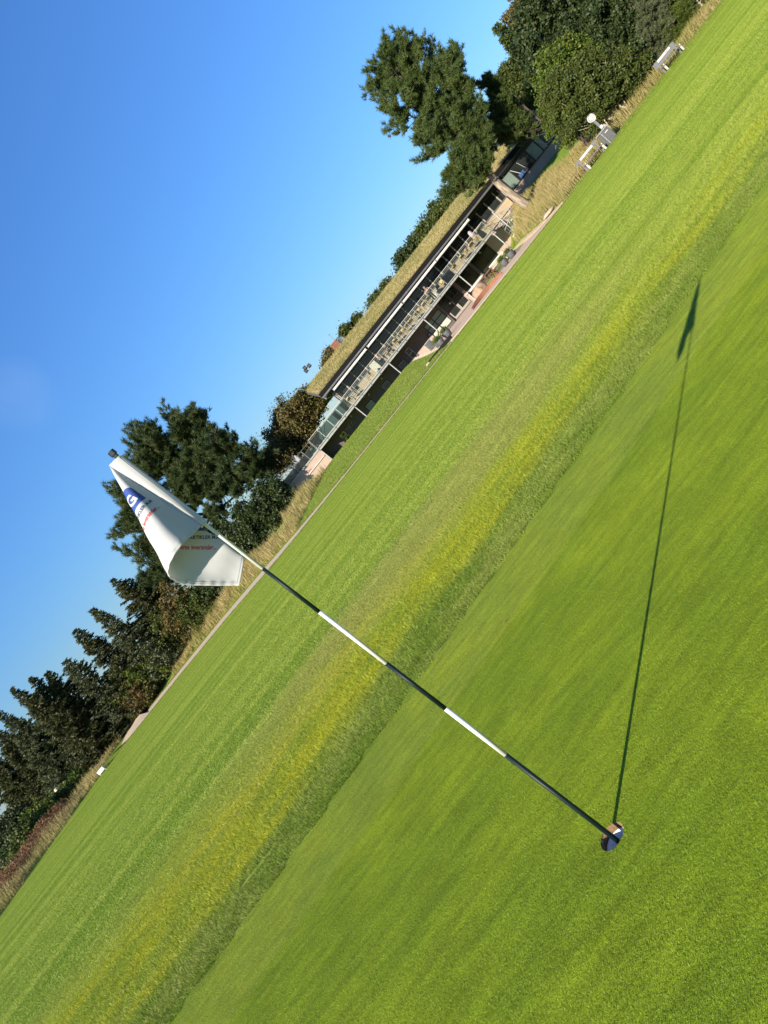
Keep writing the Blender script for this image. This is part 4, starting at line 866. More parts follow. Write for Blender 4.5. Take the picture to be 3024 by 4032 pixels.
def deciduous(name, label, base, lobes, leaf=0.14, clusters=260, per=110, spread=0.42, m='decid', bark='dark_bark', trunk_r=0.16, seed=1, cat='tree', group=None, stems=1, lo=0.5, twigs=0, top=None):
    r = np.random.default_rng(seed)
    t = thing(name, label, cat, tuple(base), 0, group)
    cz = max(c[2] for c, _ in lobes)
    mb = MB()
    cen, C, d = in_lobes(r, lobes, clusters, lo, 1.0)
    cen[:, 2] = np.maximum(cen[:, 2], base[2] + 0.15)
    for s in range(stems):
        a = 2 * math.pi * s / max(1, stems); off = 0.18 * (stems > 1)
        b0 = Vector(base) + Vector((off * math.cos(a), off * math.sin(a), -0.15))
        topc = Vector(lobes[s % len(lobes)][0]); b1 = Vector((b0.x + (topc.x - b0.x) * 0.9, b0.y + (topc.y - b0.y) * 0.9, topc.z))
        tp = limb(mb, b0, b1, trunk_r, trunk_r * 0.35, 0.0, 7, 8)
        for c in cen[s::max(1, stems) * 5]:
            k = tp[min(len(tp) - 1, 2 + int(r.integers(0, 5)))]; limb(mb, k, c, trunk_r * 0.28, 0.012, 0.05, 4, 4)
    mb.build('trunk', MT[bark], t)
    n = clusters * per
    q = np.repeat(cen, per, 0) + r.normal(size=(n, 3)) * spread * np.array([1, 1, 0.72]) * np.repeat(r.uniform(0.6, 1.25, clusters), per)[:, None]
    q[:, 2] = np.maximum(q[:, 2], base[2] + 0.02)
    V, F = leaves(r, q, leaf, 0.35, np.repeat(d, per, 0))
    mesh_np('crown', V, F, MT[m], t)
    if twigs:
        tb = MB()
        for c, dd in zip(cen[:twigs], d[:twigs]): limb(tb, c, c + (dd + np.array([0, 0, 0.5])) * spread * 2.4, 0.012, 0.004, -0.03, 3, 3)
        tb.build('twigs', MT[bark], t)
    return t
def tuft_templates(r, k, n, length, width):
    out = []
    for _ in range(k):
        th = np.radians(r.uniform(12, 78, n)); ph = r.uniform(0, 2 * math.pi, n); z0 = r.uniform(-0.1, 0.55, n) * length
        d = np.stack([np.sin(th) * np.cos(ph), np.sin(th) * np.sin(ph), np.cos(th)], -1)
        s = unit(np.cross(d, rand_dirs(r, n))) * width / 2; b = np.stack([np.zeros(n), np.zeros(n), z0], -1)
        out.append(np.stack([b - s, b + s, b + d * (length * r.uniform(0.7, 1.1, n))[:, None]], 1))
    return np.array(out)
def place_tufts(r, T, pos, axis, scale):
    n = len(pos); ax = unit(axis); a = unit(np.cross(ax, rand_dirs(r, n))); b = np.cross(ax, a)
    Rm = np.stack([a, b, ax], 1)                                       # rows: local x, y, z in the world
    t = T[r.integers(0, len(T), n)] * scale[:, None, None, None]
    V = np.einsum('nkvi,nij->nkvj', t, Rm) + pos[:, None, None, :]
    V = V.reshape(-1, 3); return V, np.arange(len(V)).reshape(-1, 3)
def pine(name, label, tp, tr, lobes, limbs=90, twigs=7, tufts=4, tl=0.36, m='pine', bark='bark', seed=1, rise=0.35, zmin=None, width=0.055, needles=20, forks=None, lo=0.45, cat='pine tree', twl=1.0):
    r = np.random.default_rng(seed)
    t = thing(name, label, cat, tuple(tp[0]))
    mb = MB(); mb.tube(tp, [tr * (1 - 0.72 * i / (len(tp) - 1)) for i in range(len(tp))], 14)
    for f in (forks or []): mb.tube(f[0], f[1], 9)
    mb.build('trunk', MT[bark], t, smooth=True)
    ends, C, d = in_lobes(r, lobes, limbs, lo, 1.0)
    lb = MB(); pos, axs = [], []
    zlo = zmin if zmin is not None else tp[0][2] + 0.4 * (tp[-1][2] - tp[0][2])
    samples = [np.array(Vector(l[i]).lerp(Vector(l[i + 1]), k / 5)) for l in [tp] + [f[0] for f in (forks or [])] for i in range(len(l) - 1) for k in range(5)]
    for e_, dd in zip(ends, d):
        cand = [q for q in samples if q[2] > zlo] or samples[-3:]
        a = min(cand, key=lambda q: np.linalg.norm(e_ - q) + 1.6 * max(0.0, q[2] - e_[2] + rise * np.hypot(*(q - e_)[:2])) + r.uniform(0, 0.6)); L = np.linalg.norm(e_ - a)
        pts = limb(lb, a, e_, min(0.055, 0.018 + 0.007 * L), 0.012, 0.06, 6, 5)
        for k in range(twigs):
            f = r.uniform(0.35, 1.0); i = min(5, int(f * 6)); p = np.array(pts[i].lerp(pts[i + 1], f * 6 - i))
            td = unit((unit(e_ - a) * 0.55 + rand_dirs(r, 1)[0] * 0.75 + np.array([0, 0, 0.35]))[None])[0]
            tlg = twl * r.uniform(0.35, 1.0) * (0.5 + 0.09 * L)
            q = p + td * tlg; limb(lb, p, q, 0.014, 0.006, 0.02, 2, 3)
            for j in range(tufts):
                g = (j + 1) / tufts
                pos.append(p + td * tlg * g + r.normal(size=3) * 0.07); axs.append(td * 0.55 + np.array([0, 0, 0.75]) + r.normal(size=3) * 0.28)
    lb.build('branches', MT[bark if bark != 'bark' else 'dark_bark'], t)
    pos, axs = np.array(pos), np.array(axs)
    T = tuft_templates(r, 8, needles, tl, width)
    V, F = place_tufts(r, T, pos, axs, r.uniform(0.65, 1.2, len(pos)))
    mesh_np('crown', V, F, MT[m], t); return t
def spruce(name, label, base, H, R, seed=1, m='spruce', lean=(0, 0), droop=0.22, step=0.27, per=9, cat='spruce tree', skirt=0.03, open_=1.0):
    r = np.random.default_rng(seed); base = np.array(base, float)
    t = thing(name, label, cat, tuple(base))
    top = base + np.array([lean[0], lean[1], H])
    tb = MB(); tb.tube([tuple(base - [0, 0, 0.2]), tuple((base + top) / 2), tuple(top)], [0.045 + 0.014 * H, 0.03 + 0.006 * H, 0.01], 8)
    P0, D, Ls, tris = [], [], [], []
    z = skirt * H
    lb = MB(); segs = []
    while z < H * 0.985:
        f = z / H; reach = R * ((1 - f) ** 0.82) * (0.86 + 0.14 * math.sin(9 * f + seed)) + 0.10
        for k in range(max(3, int(per * (0.6 + 0.5 * (1 - f))))):
            a = r.uniform(0, 2 * math.pi); L = reach * r.uniform(0.62, 1.16) * (1 + 0.2 * math.sin(2 * a + seed))
            o = base + (top - base) * f; d0 = np.array([math.cos(a), math.sin(a), 0.0])
            pts = []
            for i in range(7):
                s = i / 6; pts.append(o + d0 * L * s + np.array([0, 0, L * (0.30 * f - droop * 1.1 * s * (1 - f * 0.7) + 0.24 * s ** 3)]))
            lb.tube([tuple(p) for p in pts], [0.02 + 0.006 * L, 0.018, 0.015, 0.012, 0.01, 0.008, 0.006], 4, cap=False)
            segs.append((np.array(pts), L, d0))
        z += step * (0.75 + 0.5 * r.uniform()) * (0.55 + 0.6 * (1 - f)) * open_
    tb.build('trunk', MT['dark_bark'], t); lb.build('branches', MT['dark_bark'], t)
    V = []
    for pts, L, d0 in segs:
        n = max(9, int(L * 24)); s = r.uniform(0.10, 1.0, n) ** 0.8
        i = np.minimum((s * 6).astype(int), 5); p = pts[i] + (pts[i + 1] - pts[i]) * (s * 6 - i)[:, None]
        side = np.array([-d0[1], d0[0], 0]); sg = r.choice([-1, 1], n)[:, None]
        wv = (0.30 + 0.34 * (1 - s))[:, None] * r.uniform(0.5, 1.15, (n, 1)) * min(1.0, 0.35 + L * 0.45)
        tip = p + side * sg * wv * 0.85 + d0 * wv * 0.75 + np.array([0, 0, -1]) * wv * r.uniform(-0.45, 0.45, (n, 1)) + r.normal(size=(n, 3)) * 0.05
        ax = unit(tip - p)
        for j in range(5):                                              # each twig: five short needle sprays along it
            g = (j + 0.6) / 5; c = p + (tip - p) * g; ln = wv * 0.42 * (1.15 - 0.6 * g) + 0.05
            up = unit(np.cross(ax, rand_dirs(r, n))); w = np.cross(ax, up)
            V.append(np.stack([c - ax * ln * 0.4 + w * 0.055, c - ax * ln * 0.4 - w * 0.055, c + ax * ln * 0.75 + up * ln * r.uniform(-0.6, 0.6, (n, 1))], 1))
    V = np.concatenate(V).reshape(-1, 3); mesh_np('crown', V, np.arange(len(V)).reshape(-1, 3), MT[m], t); return t
def gz(x, y): return float(height(x, y))
def spruce_at(px, py, Y, R, label, **k):
    """a spruce whose tip stands where the survey found it"""
    a = P(px, py, Y); z = gz(a.x, Y); return spruce('spruce_tree', label, (a.x, Y, z), a.z - z, R, **k)
def E_(px, py, Y, rx, ry, rz): return (tuple(P(px, py, Y)), (rx, ry, rz))

# left row
spruce_at(430, 2292, 79, 3.6, 'tall loose spruce with two ragged tops next to the big pine', seed=3, lean=(0.3, 0), open_=1.15)
spruce_at(482, 2285, 80, 3.2, 'slender spruce squeezed between the big pine and the tall loose spruce', seed=13, m='spruce_blue')
spruce_at(352, 2395, 78, 3.2, 'grey green spruce one step downhill of the tall loose spruce', seed=4, m='spruce_blue')
spruce_at(290, 2482, 78, 3.4, 'dark pointed spruce with rusty shoots in the middle of the row', seed=5)
spruce_at(248, 2600, 77, 3.0, 'feathery grey spruce rising behind the yellow green pine bush', seed=6, m='spruce_blue')
spruce_at(178, 2648, 78, 2.9, 'brown tinged spruce behind the yellow green pine bush', seed=7)
spruce_at(112, 2668, 78, 3.0, 'pointed dark spruce left of the brown tinged spruce', seed=8)
spruce_at(43, 2708, 76, 3.4, 'broad grey spruce near the end of the row', seed=9)
spruce_at(-15, 2800, 80, 3.4, 'spruce with long drooping boughs at the left end of the row', seed=10, m='spruce_blue')
spruce_at(-45, 2865, 84, 3.4, 'dark spruce rising at the left picture edge', seed=15)
spruce_at(-100, 2960, 84, 3.4, 'lower spruce just cut off by the left picture edge', seed=16)
spruce_at(10, 2935, 83, 3.0, 'squat grey spruce filling the gap at the left picture edge', seed=18)
spruce_at(-60, 3040, 85, 3.4, 'short spruce behind the leafy shrub at the left picture edge', seed=19)
spruce_at(60, 2900, 80, 2.8, 'short dark spruce standing in front of the broad grey one', seed=12, m='spruce_blue')
b = P(345, 2962, 82); z = gz(b.x, 82)
pine('pine_bush', 'dense round yellow green pine bush in front of the spruces', [(b.x, 82, z - 0.1), (b.x, 82, z + 2.3), (b.x, 82, z + 4.9)], 0.16,
     [E_(300, 2860, 82, 2.9, 2.3, 2.8), E_(230, 2960, 82, 2.3, 2.1, 2.2), E_(380, 2860, 82, 2.2, 2.0, 2.3), E_(320, 2990, 82, 2.6, 2.0, 1.4)], 270, 10, 3, 0.30, 'yew', 'dark_bark', 17, 0.5, z + 0.3, 0.05, 20, lo=0.6, twl=0.7, cat='pine bush')
# big pine behind the flag
Y = 80; tb0 = P(905, 2060, Y); z = gz(tb0.x, Y)
k1 = P(838, 2020, Y); k2 = P(770, 1960, Y); k3 = P(690, 1860, Y); k4 = P(620, 1760, Y)
tp = [(tb0.x - 0.2, Y, z - 0.2), (tb0.x, Y, z + 1.6), tuple(k1), tuple(k2), tuple(k3), tuple(k4)]
fk = [([tuple(k1), tuple(P(840, 1950, Y)), tuple(P(900, 1870, Y)), tuple(P(930, 1790, Y))], [0.17, 0.14, 0.10, 0.04]),
      ([tuple(k1), tuple(P(740, 2030, Y)), tuple(P(640, 2010, Y)), tuple(P(540, 1980, Y))], [0.18, 0.15, 0.10, 0.04]),
      ([tuple(k1), tuple(P(900, 1975, Y)), tuple(P(970, 1915, Y)), tuple(P(1040, 1850, Y))], [0.14, 0.11, 0.07, 0.03]),
      ([tuple(k1), tuple(P(790, 2100, Y)), tuple(P(720, 2190, Y)), tuple(P(640, 2270, Y))], [0.14, 0.11, 0.07, 0.03]),
      ([tuple(k2), tuple(P(760, 1880, Y)), tuple(P(770, 1780, Y)), tuple(P(760, 1700, Y))], [0.14, 0.11, 0.08, 0.03])]
pine('pine_tree', 'large spreading dark pine behind the white flag', tp, 0.30,
     [E_(690, 1840, Y, 1.9, 1.8, 1.7), E_(830, 1735, Y, 1.8, 1.7, 1.5), E_(775, 1830, Y, 1.9, 1.7, 1.5), E_(755, 1965, Y, 2.0, 1.7, 1.5), E_(640, 1740, Y, 4.48, 3.74, 3.14), E_(740, 1700, Y, 3.36, 3.08, 2.24), E_(820, 1770, Y, 3.47, 3.08, 2.46), E_(560, 1910, Y, 3.81, 3.30, 3.14), E_(930, 1840, Y, 3.36, 2.86, 2.02), E_(1020, 1830, Y, 2.13, 1.98, 1.01), E_(880, 1960, Y - 1, 2.35, 1.76, 1.57), E_(730, 1880, Y, 3.36, 2.64, 2.24), E_(830, 1890, Y, 2.69, 2.20, 1.57), E_(960, 1930, Y - 0.5, 1.79, 1.54, 1.01), E_(640, 2090, Y, 3.58, 3.08, 2.69), E_(520, 2110, Y, 2.46, 2.20, 2.24), E_(720, 2190, Y, 2.91, 2.42, 2.24), E_(620, 2280, Y, 2.69, 2.20, 2.13), E_(820, 2060, Y - 1.2, 2.02, 1.32, 1.57)],
     760, 9, 4, 0.48, 'pine_dark', 'dark_bark', 23, 0.30, z + 2.2, 0.05, 23, fk, lo=0.5, twl=1.05)
# shrubs under the left trees
def bush(px, py, Y, rx, rz, label, m='decid', seed=1, leaf=0.13, n=90, per=70, name='shrub', twigs=0, ry=None, cat='shrub'):
    c = P(px, py, Y); z = gz(c.x, Y); h = c.z - z
    return deciduous(name, label, (c.x, Y, z), [((c.x, Y, z + h * 0.5), (rx, ry or rx * 0.8, h * 0.52)), ((c.x - rx * 0.5, Y, z + h * 0.35), (rx * 0.6, rx * 0.6, h * 0.38)), ((c.x + rx * 0.55, Y - 0.2, z + h * 0.4), (rx * 0.55, rx * 0.55, h * 0.42))],
                     leaf, n, per, 0.26, m, 'dark_bark', 0.04, seed, cat, None, 3, 0.35, twigs)
bush(1000, 1905, 71.4, 1.7, 1, 'dark hedge shrub below the terrace end', 'decid_dark', 31, n=150)
bush(935, 1985, 71.6, 2.2, 1, 'dark hedge shrub left of the terrace, beneath the big pine', 'decid_dark', 32, n=150)
bush(870, 2035, 73, 2.5, 1, 'dark hedge shrub around the foot of the big pine', 'decid_dark', 33, n=150)
bush(810, 2125, 74, 2.5, 1, 'dark hedge shrub right behind the lower flag corner', 'decid_dark', 34, n=150)
bush(740, 2215, 76, 2.6, 1, 'dark bushy shrub between flag and pine skirts', 'decid_dark', 35, n=150)
bush(640, 2340, 77, 2.4, 1, 'rusty brown shrub left of the flag tip', 'rusty', 36, n=140)
bush(700, 2330, 76, 1.8, 1, 'green shrub under the flag tip', 'decid', 44, n=120)
bush(560, 2430, 78, 2.6, 1, 'olive shrub in front of the tall loose spruce', 'decid', 37, n=150)
bush(545, 2545, 77, 2.0, 1, 'blue grey young conifer shrub beside the dry grass', 'spruce_blue', 38, n=120, leaf=0.1)
bush(500, 2600, 77, 2.1, 1, 'yellow leaved shrub above the dry grass', 'bright', 39, n=130, twigs=30)
bush(440, 2650, 77, 2.2, 1, 'leafy shrub between the yellow shrub and the pine bush', 'decid', 40, n=130)
bush(480, 2705, 76, 1.5, 1, 'low reddish shrub at the edge of the dry grass', 'rusty', 41, n=90)
bush(250, 3075, 73, 1.9, 1, 'small bright green shrub beside the white marker box', 'bright', 42, n=100, twigs=20)
bush(205, 3135, 71, 1.6, 1, 'green shrub left of the white marker box', 'decid', 43, n=100)
bush(110, 3190, 68, 1.9, 1, 'fresh green leafy shrub in front of the dark spruces', 'bright', 45, n=120)
bush(60, 3265, 66, 1.7, 1, 'dull green shrub above the bracken', 'decid', 46, n=110)
bush(0, 3300, 80, 2.6, 1, 'dark leafy shrub at the left picture edge behind the bracken', 'decid_dark', 48, n=110)
bush(-20, 3230, 82, 2.8, 1, 'tall dark shrub cut by the left picture edge', 'decid_dark', 49, n=110)
bush(170, 3215, 67, 1.3, 1, 'reddish young shrub at the top of the dry grass', 'rusty', 47, n=80)
# olive tree at the left end of the building and small trees over the roof
deciduous('leafy_tree', 'olive brown leafy tree behind the left end of the clubhouse', (1.6, 84, 0.9),
          [E_(1165, 1640, 84, 2.5, 2.2, 2.3), E_(1215, 1600, 84, 1.9, 1.8, 1.9), E_(1120, 1720, 84, 2.2, 2.0, 1.9), E_(1180, 1730, 84, 2.2, 2, 1.9)], 0.15, 300, 100, 0.40, 'olive', 'dark_bark', 0.2, 51, twigs=60)
deciduous('leafy_tree', 'thin pale twiggy tree left of the olive brown tree', (-1.6, 82, 0.9), [E_(1090, 1800, 82, 1.7, 1.5, 1.7), E_(1075, 1850, 82, 1.2, 1.2, 1.0)], 0.11, 130, 60, 0.34, 'olive', 'dark_bark', 0.1, 52, twigs=90)
def skyline_tree(label, pts, Y, m, seed, leaf=0.16, n=70, per=60, twigs=20):
    lob = [E_(px, py, Y, a, a, b2) for px, py, a, b2 in pts]; x = np.mean([l[0][0] for l in lob])
    deciduous('small_tree', label, (x, Y, 0.3), lob, leaf, n, per, 0.3, m, 'dark_bark', 0.1, seed, 'tree', 'small trees looking over the turf roof', twigs=twigs)
skyline_tree('small brown tree crown beside the chimney, left of it', [(1310, 1400, 0.9, 1.0), (1298, 1425, 0.7, 0.9)], 95, 'olive', 61)
skyline_tree('small green crown right of the satellite dish', [(1362, 1310, 0.9, 0.8), (1405, 1262, 0.7, 0.6)], 95, 'decid', 62)
skyline_tree('thin twiggy crown in the middle of the turf skyline', [(1470, 1185, 1.0, 0.7), (1490, 1160, 0.7, 0.8)], 95, 'decid', 63, n=36, per=40, twigs=36)
skyline_tree('second twiggy crown on the turf skyline, the one nearer the dome', [(1525, 1130, 0.9, 0.7)], 95, 'decid', 64, n=34, per=40, twigs=30)
deciduous('leafy_tree', 'dark green rounded tree rising behind the roof near the dome', (26.5, 96, 0.2), [E_(1600, 1030, 96, 1.7, 1.6, 1.3), E_(1640, 985, 96, 1.8, 1.6, 1.3), E_(1670, 950, 96, 1.8, 1.6, 1.4)], 0.16, 190, 80, 0.36, 'decid_dark', 'dark_bark', 0.2, 65)
deciduous('leafy_tree', 'taller green tree behind the roof, just left of the leaning pine', (29.5, 94, 0.2), [E_(1700, 905, 94, 2.0, 1.7, 1.6), E_(1745, 855, 94, 2.2, 1.9, 1.9), E_(1790, 830, 94, 2.2, 1.9, 1.9)], 0.16, 260, 90, 0.38, 'decid', 'dark_bark', 0.22, 66)
# the leaning pine on the right, in front of the building
Y = 64; f0 = P(2108, 836, Y); z = gz(f0.x, Y)
tp = [(f0.x + 0.12, Y, z - 0.25), (f0.x, Y, z + 0.5)] + [tuple(P(a, b2, Y)) for a, b2 in ((2040, 784), (1968, 728), (1900, 655), (1820, 560), (1740, 470), (1640, 370), (1560, 290))]
fk = [([tuple(P(1900, 655, Y)), tuple(P(1890, 560, Y)), tuple(P(1850, 440, Y)), tuple(P(1790, 320, Y))], [0.15, 0.13, 0.09, 0.03]),
      ([tuple(P(1820, 560, Y)), tuple(P(1730, 530, Y)), tuple(P(1640, 470, Y)), tuple(P(1560, 420, Y))], [0.14, 0.11, 0.08, 0.03]),
      ([tuple(P(1930, 690, Y)), tuple(P(1850, 690, Y)), tuple(P(1800, 690, Y))], [0.12, 0.09, 0.03])]
pine('pine_tree', 'tall pine with bare leaning trunk standing in dry grass before the clubhouse', tp, 0.43,
     [E_(1825, 600, Y - 1.6, 1.6, 1.2, 1.3), E_(1900, 640, Y - 1.4, 1.4, 1.1, 1.0), E_(1530, 240, Y, 2.56, 2.40, 1.92), E_(1490, 350, Y, 1.71, 1.80, 1.49), E_(1790, 270, Y, 2.03, 1.80, 1.49), E_(1845, 350, Y, 1.60, 1.50, 1.28), E_(1850, 450, Y, 2.03, 1.80, 1.60), E_(1650, 270, Y, 2.67, 2.40, 2.13), E_(1610, 400, Y, 2.99, 2.60, 2.03), E_(1740, 340, Y, 2.56, 2.40, 2.13), E_(1760, 470, Y, 2.88, 2.50, 2.13), E_(1690, 560, Y, 2.13, 2.00, 1.17), E_(1860, 560, Y, 2.35, 2.20, 1.81), E_(1860, 700, Y, 2.03, 1.80, 1.17), E_(1790, 720, Y, 1.71, 1.60, 0.85), E_(1895, 612, Y, 1.4, 1.4, 1.1)],
     400, 9, 4, 0.40, 'pine', 'bark', 27, 0.28, P(1930, 690, Y).z, 0.046, 25, fk, lo=0.45, twl=1.0)
c = P(1930, 300, 66); z = gz(c.x, 66)
pine('pine_tree', 'smaller pointed pine just right of the tall leaning pine', [(c.x, 66, z), (c.x, 66, z + 3), (c.x, 66, z + 6), (c.x, 66, c.z)], 0.16,
     [E_(1940, 350, 66, 0.75, 0.7, 1.35), E_(1960, 430, 66, 1.2, 1.2, 1.4), E_(1978, 505, 66, 1.3, 1.2, 1.4)], 110, 9, 4, 0.38, 'pine', 'dark_bark', 28, 0.4, z + 1.5, 0.06, 19, lo=0.3)
# right-hand wood
def tree_r(label, lob, Y, m, seed, n=300, per=110, leaf=0.12, spread=0.42, name='leafy_tree', bark='dark_bark', tr=0.18, cat='tree', twigs=0, stems=1):
    lobes = [E_(px, py, Y, a, b2, c2) for px, py, a, b2, c2 in lob]; x = float(np.mean([l[0][0] for l in lobes]))
    n, per, spread = int(n * 1.3), int(per * 0.8), spread * 0.60
    return deciduous(name, label, (x, Y, gz(x, Y)), lobes, leaf, n, per, spread, m, bark, tr, seed, cat, None, stems, 0.5, twigs)
spruce_at(1940, 95, 60, 2.8, 'fir with upright shoots at the left edge of the right wood', seed=81, m='pine', droop=0.05, open_=0.8)
spruce_at(2000, 30, 64, 2.4, 'bare topped reddish larch behind the fir', seed=82, m='rusty', droop=0.1, open_=1.7, per=4, cat='larch tree')
tree_r('light green leafy tree behind the wing roof', [(2010, 300, 1.6, 1.6, 1.5), (2060, 370, 1.9, 1.7, 1.8), (2060, 260, 1.8, 1.6, 1.5), (2110, 440, 1.6, 1.5, 1.4)], 84, 'decid', 83, 320)
tree_r('dark tall leafy tree at the top of the right wood', [(2160, 60, 2.6, 2.2, 2.4), (2250, 150, 2.4, 2.2, 2.2), (2150, 200, 2.2, 2.0, 2.2), (2300, 20, 2.6, 2.2, 2.4)], 55, 'decid_dark', 84, 460)
tree_r('brownish leafy tree behind the fir', [(2080, 90, 2.0, 1.8, 2.0), (2120, 160, 2.0, 1.8, 2.0), (2110, -20, 2.2, 2, 2.2)], 62, 'rusty', 85, 280)
tree_r('dark oak with small leaves behind the plank bench', [(2390, 130, 2.5, 2.2, 2.4), (2440, 230, 2.2, 2.0, 2.0), (2450, 60, 2.4, 2.2, 2.2), (2340, 250, 2.0, 1.8, 1.8)], 52, 'decid_dark', 86, 460, 120)
tree_r('dark tree at the upper frame edge beyond the bench', [(2500, -60, 2.8, 2.4, 2.4), (2400, -90, 2.8, 2.4, 2.6), (2600, -120, 2.6, 2.2, 2.2)], 54, 'decid_dark', 87, 360)
tree_r('big round hawthorn with dark small leaves behind the clock', [(2270, 360, 1.8, 1.5, 1.7), (2330, 420, 1.6, 1.4, 1.4), (2240, 440, 1.5, 1.3, 1.3), (2400, 330, 1.5, 1.3, 1.3), (2310, 300, 1.7, 1.4, 1.3), (2175, 400, 0.9, 0.8, 1.0), (2440, 270, 1.1, 1.0, 1.2), (2350, 250, 0.8, 0.8, 0.9), (2215, 330, 0.8, 0.8, 1.0)], 48.5, 'decid', 88, 560, 110, 0.085, 0.30, bark='pale_bark', tr=0.11, stems=3)
tree_r('yellow tinged tree crown above the round hawthorn', [(2200, 270, 1.7, 1.5, 1.5), (2260, 240, 1.6, 1.4, 1.3)], 51, 'bright', 89, 200, 90, 0.10, 0.34)
tree_r('feathery green conifer bush between hawthorn and wing', [(2200, 470, 1.1, 1.0, 1.2), (2180, 420, 1.0, 0.9, 1.1), (2230, 520, 0.9, 0.8, 0.8)], 52, 'bright', 90, 170, 90, 0.08, 0.25, 'conifer_bush', cat='bush')
tree_r('leafy undergrowth bush left of the bench', [(2470, 330, 1.0, 0.8, 0.9), (2510, 270, 0.9, 0.8, 0.8)], 48.5, 'decid', 91, 150, 90, 0.085, 0.24, 'undergrowth_bush', cat='bush', stems=3)
c = P(2560, 90, 50); z = gz(c.x, 50)
pine('young_pine', 'blue grey young pine beyond the plank bench', [(c.x + 0.4, 50, z), (c.x + 0.2, 50, z + 2), (c.x, 50, z + 4.3)], 0.12, [E_(2570, 60, 50, 1.3, 1.2, 1.3), E_(2590, 130, 50, 1.2, 1.1, 1.0), E_(2540, 150, 50, 0.9, 0.9, 0.9), E_(2550, -30, 50, 1.2, 1.1, 1.1)], 110, 8, 3, 0.26, 'spruce_blue', 'dark_bark', 92, 0.4, z + 0.3, 0.045, 22, lo=0.4, twl=0.7)
c = P(2690, 110, 49.5); z = gz(c.x, 49.5)
pine('young_pine', 'fresh green young pine right of the blue grey one', [(c.x, 49.5, z), (c.x, 49.5, z + 1.2), (c.x - 0.1, 49.5, z + 2.4)], 0.09, [E_(2670, 110, 49.5, 1.1, 1.0, 0.9), E_(2700, 60, 49.5, 1.0, 0.9, 0.9), E_(2660, 170, 49.5, 0.7, 0.7, 0.6)], 90, 8, 3, 0.24, 'yew', 'dark_bark', 93, 0.4, z + 0.15, 0.045, 22, lo=0.4, twl=0.7)
c = P(2740, 10, 51); z = gz(c.x, 51)
deciduous('birch_tree', 'pale trunked birch at the upper right edge of the photo', (P(2765, 25, 49.5).x, 49.5, z), [E_(2660, -60, 51, 1.8, 1.5, 1.8), E_(2720, -60, 51, 1.5, 1.4, 1.5)], 0.10, 200, 90, 0.34, 'decid', 'pale_bark', 0.09, 94, 'birch tree')
for i, (px, py, q) in enumerate(((2400, 500, 'between clock and hawthorn'), (2480, 430, 'left of the plank bench'))):
    c = G(px, py - 20, 0.3); 
    t = thing('cut_trunk', 'pale slanting bare trunk ' + q, 'tree trunk', (c.x, 48.2, 0))
    e1 = P(px, py, 48.0); MB().tube([(e1.x + 0.1, 48, 0), tuple(e1), (e1.x - 0.35, 48.3, e1.z + 1.3)], [0.10, 0.085, 0.06], 10).build('trunk', MT['pale_bark'], t, smooth=True)
    MB().tube([tuple(e1), (e1.x + 0.3, 48.2, e1.z + 0.9)], [0.05, 0.03], 8).build('fork', MT['pale_bark'], t, smooth=True)

# ------------------------------------------------------------------ dry grass, verge, bracken
def field(name, n, xr, yr, keep, h, w, m, seed, lean=0.5, wind=(0.35, 0.1)):
    r = np.random.default_rng(seed); x = r.uniform(*xr, n); y = r.uniform(*yr, n)
    k = keep(x, y, r.uniform(size=n)); x, y = x[k], y[k]
    hv = h * (0.75 + 0.45 * np.sin(x * 1.3 + np.cos(y * 0.9)) * np.sin(y * 0.7 + 1.1 * np.sin(x * 0.5))) * r.uniform(0.6, 1.15, len(x)) if isinstance(h, float) else h(x, y)
    tag(blades(name, np.stack([x, y, height(x, y)], -1), np.maximum(hv, 0.08), w, lean, m, None, seed, wind), kind='stuff')
clump = lambda x, y: 0.5 + 0.5 * np.sin(x * 0.9 + 1.7 * np.sin(y * 0.6)) * np.cos(y * 1.1 + 0.8 * np.sin(x * 0.7))
def bank_edge(y): return np.interp(y, [50, 56, 60, 64, 68, 72], [-9, -5.2, -3.6, -1.4, 0.0, 0.9])
field('dry_grass', 190000, (-47, 0.8), (52, 84), lambda x, y, u: (y > path_y(x) + 0.5 + 0.6 * clump(x, y)) & (y < path_y(x) + 6.5 + 1.5 * clump(x, y) + np.where(x > -6, 9, 0)) & (x < bank_edge(y) - 0.3 * u) & (u < 0.45 + 0.5 * clump(x, y)) & ((x > -30.6) | (y > 63)) & ~((x < -25.5) & (x > -38) & (y < 79.5)), 1.0, 0.032, MT['straw'], 101)
field('dry_grass', 60000, (-42, -29), (30, 76), lambda x, y, u: (x < -30.2 - 0.4 * u) & (x > -33.5 - 0.06 * y * clump(x, y)) & ((y < 64) | (x < -33)), 0.8, 0.026, MT['straw'], 102)
field('dry_grass', 70000, (21, 38), (45, 74), lambda x, y, u: (y > 46.4 + 0.5 * u) & (y < 49.5 + np.interp(x, [21, 31, 33, 38], [26, 24, 6, 2])) & (x > np.interp(y, [45, 52, 60, 68, 72, 76], [21.3, 22.0, 23.8, 25.7, 27.6, 28.0]) + 0.3 * u) & (u < 0.4 + 0.6 * clump(x, y)), lambda x, y: (0.8 - 0.4 * ss(64, 69, y)) * (0.6 + 0.5 * clump(x * 1.7, y)), 0.026, MT['straw'], 103)
field('dry_grass', 16000, (24, 44), (45.2, 48.5), lambda x, y, u: (y > 46.1 + 0.35 * clump(x, y)) & (u < 0.35 + 0.6 * clump(x, y)), 0.55, 0.02, MT['straw'], 104)
field('verge_grass', 50000, (-30, 46), (43, 76), lambda x, y, u: (y > path_y(x) + 0.05) & (y < path_y(x) + 2.2) & ((x < bank_x(y) - 0.3) | (x > 22.0)), 0.10, 0.02, MT['verge'], 105, 0.9)
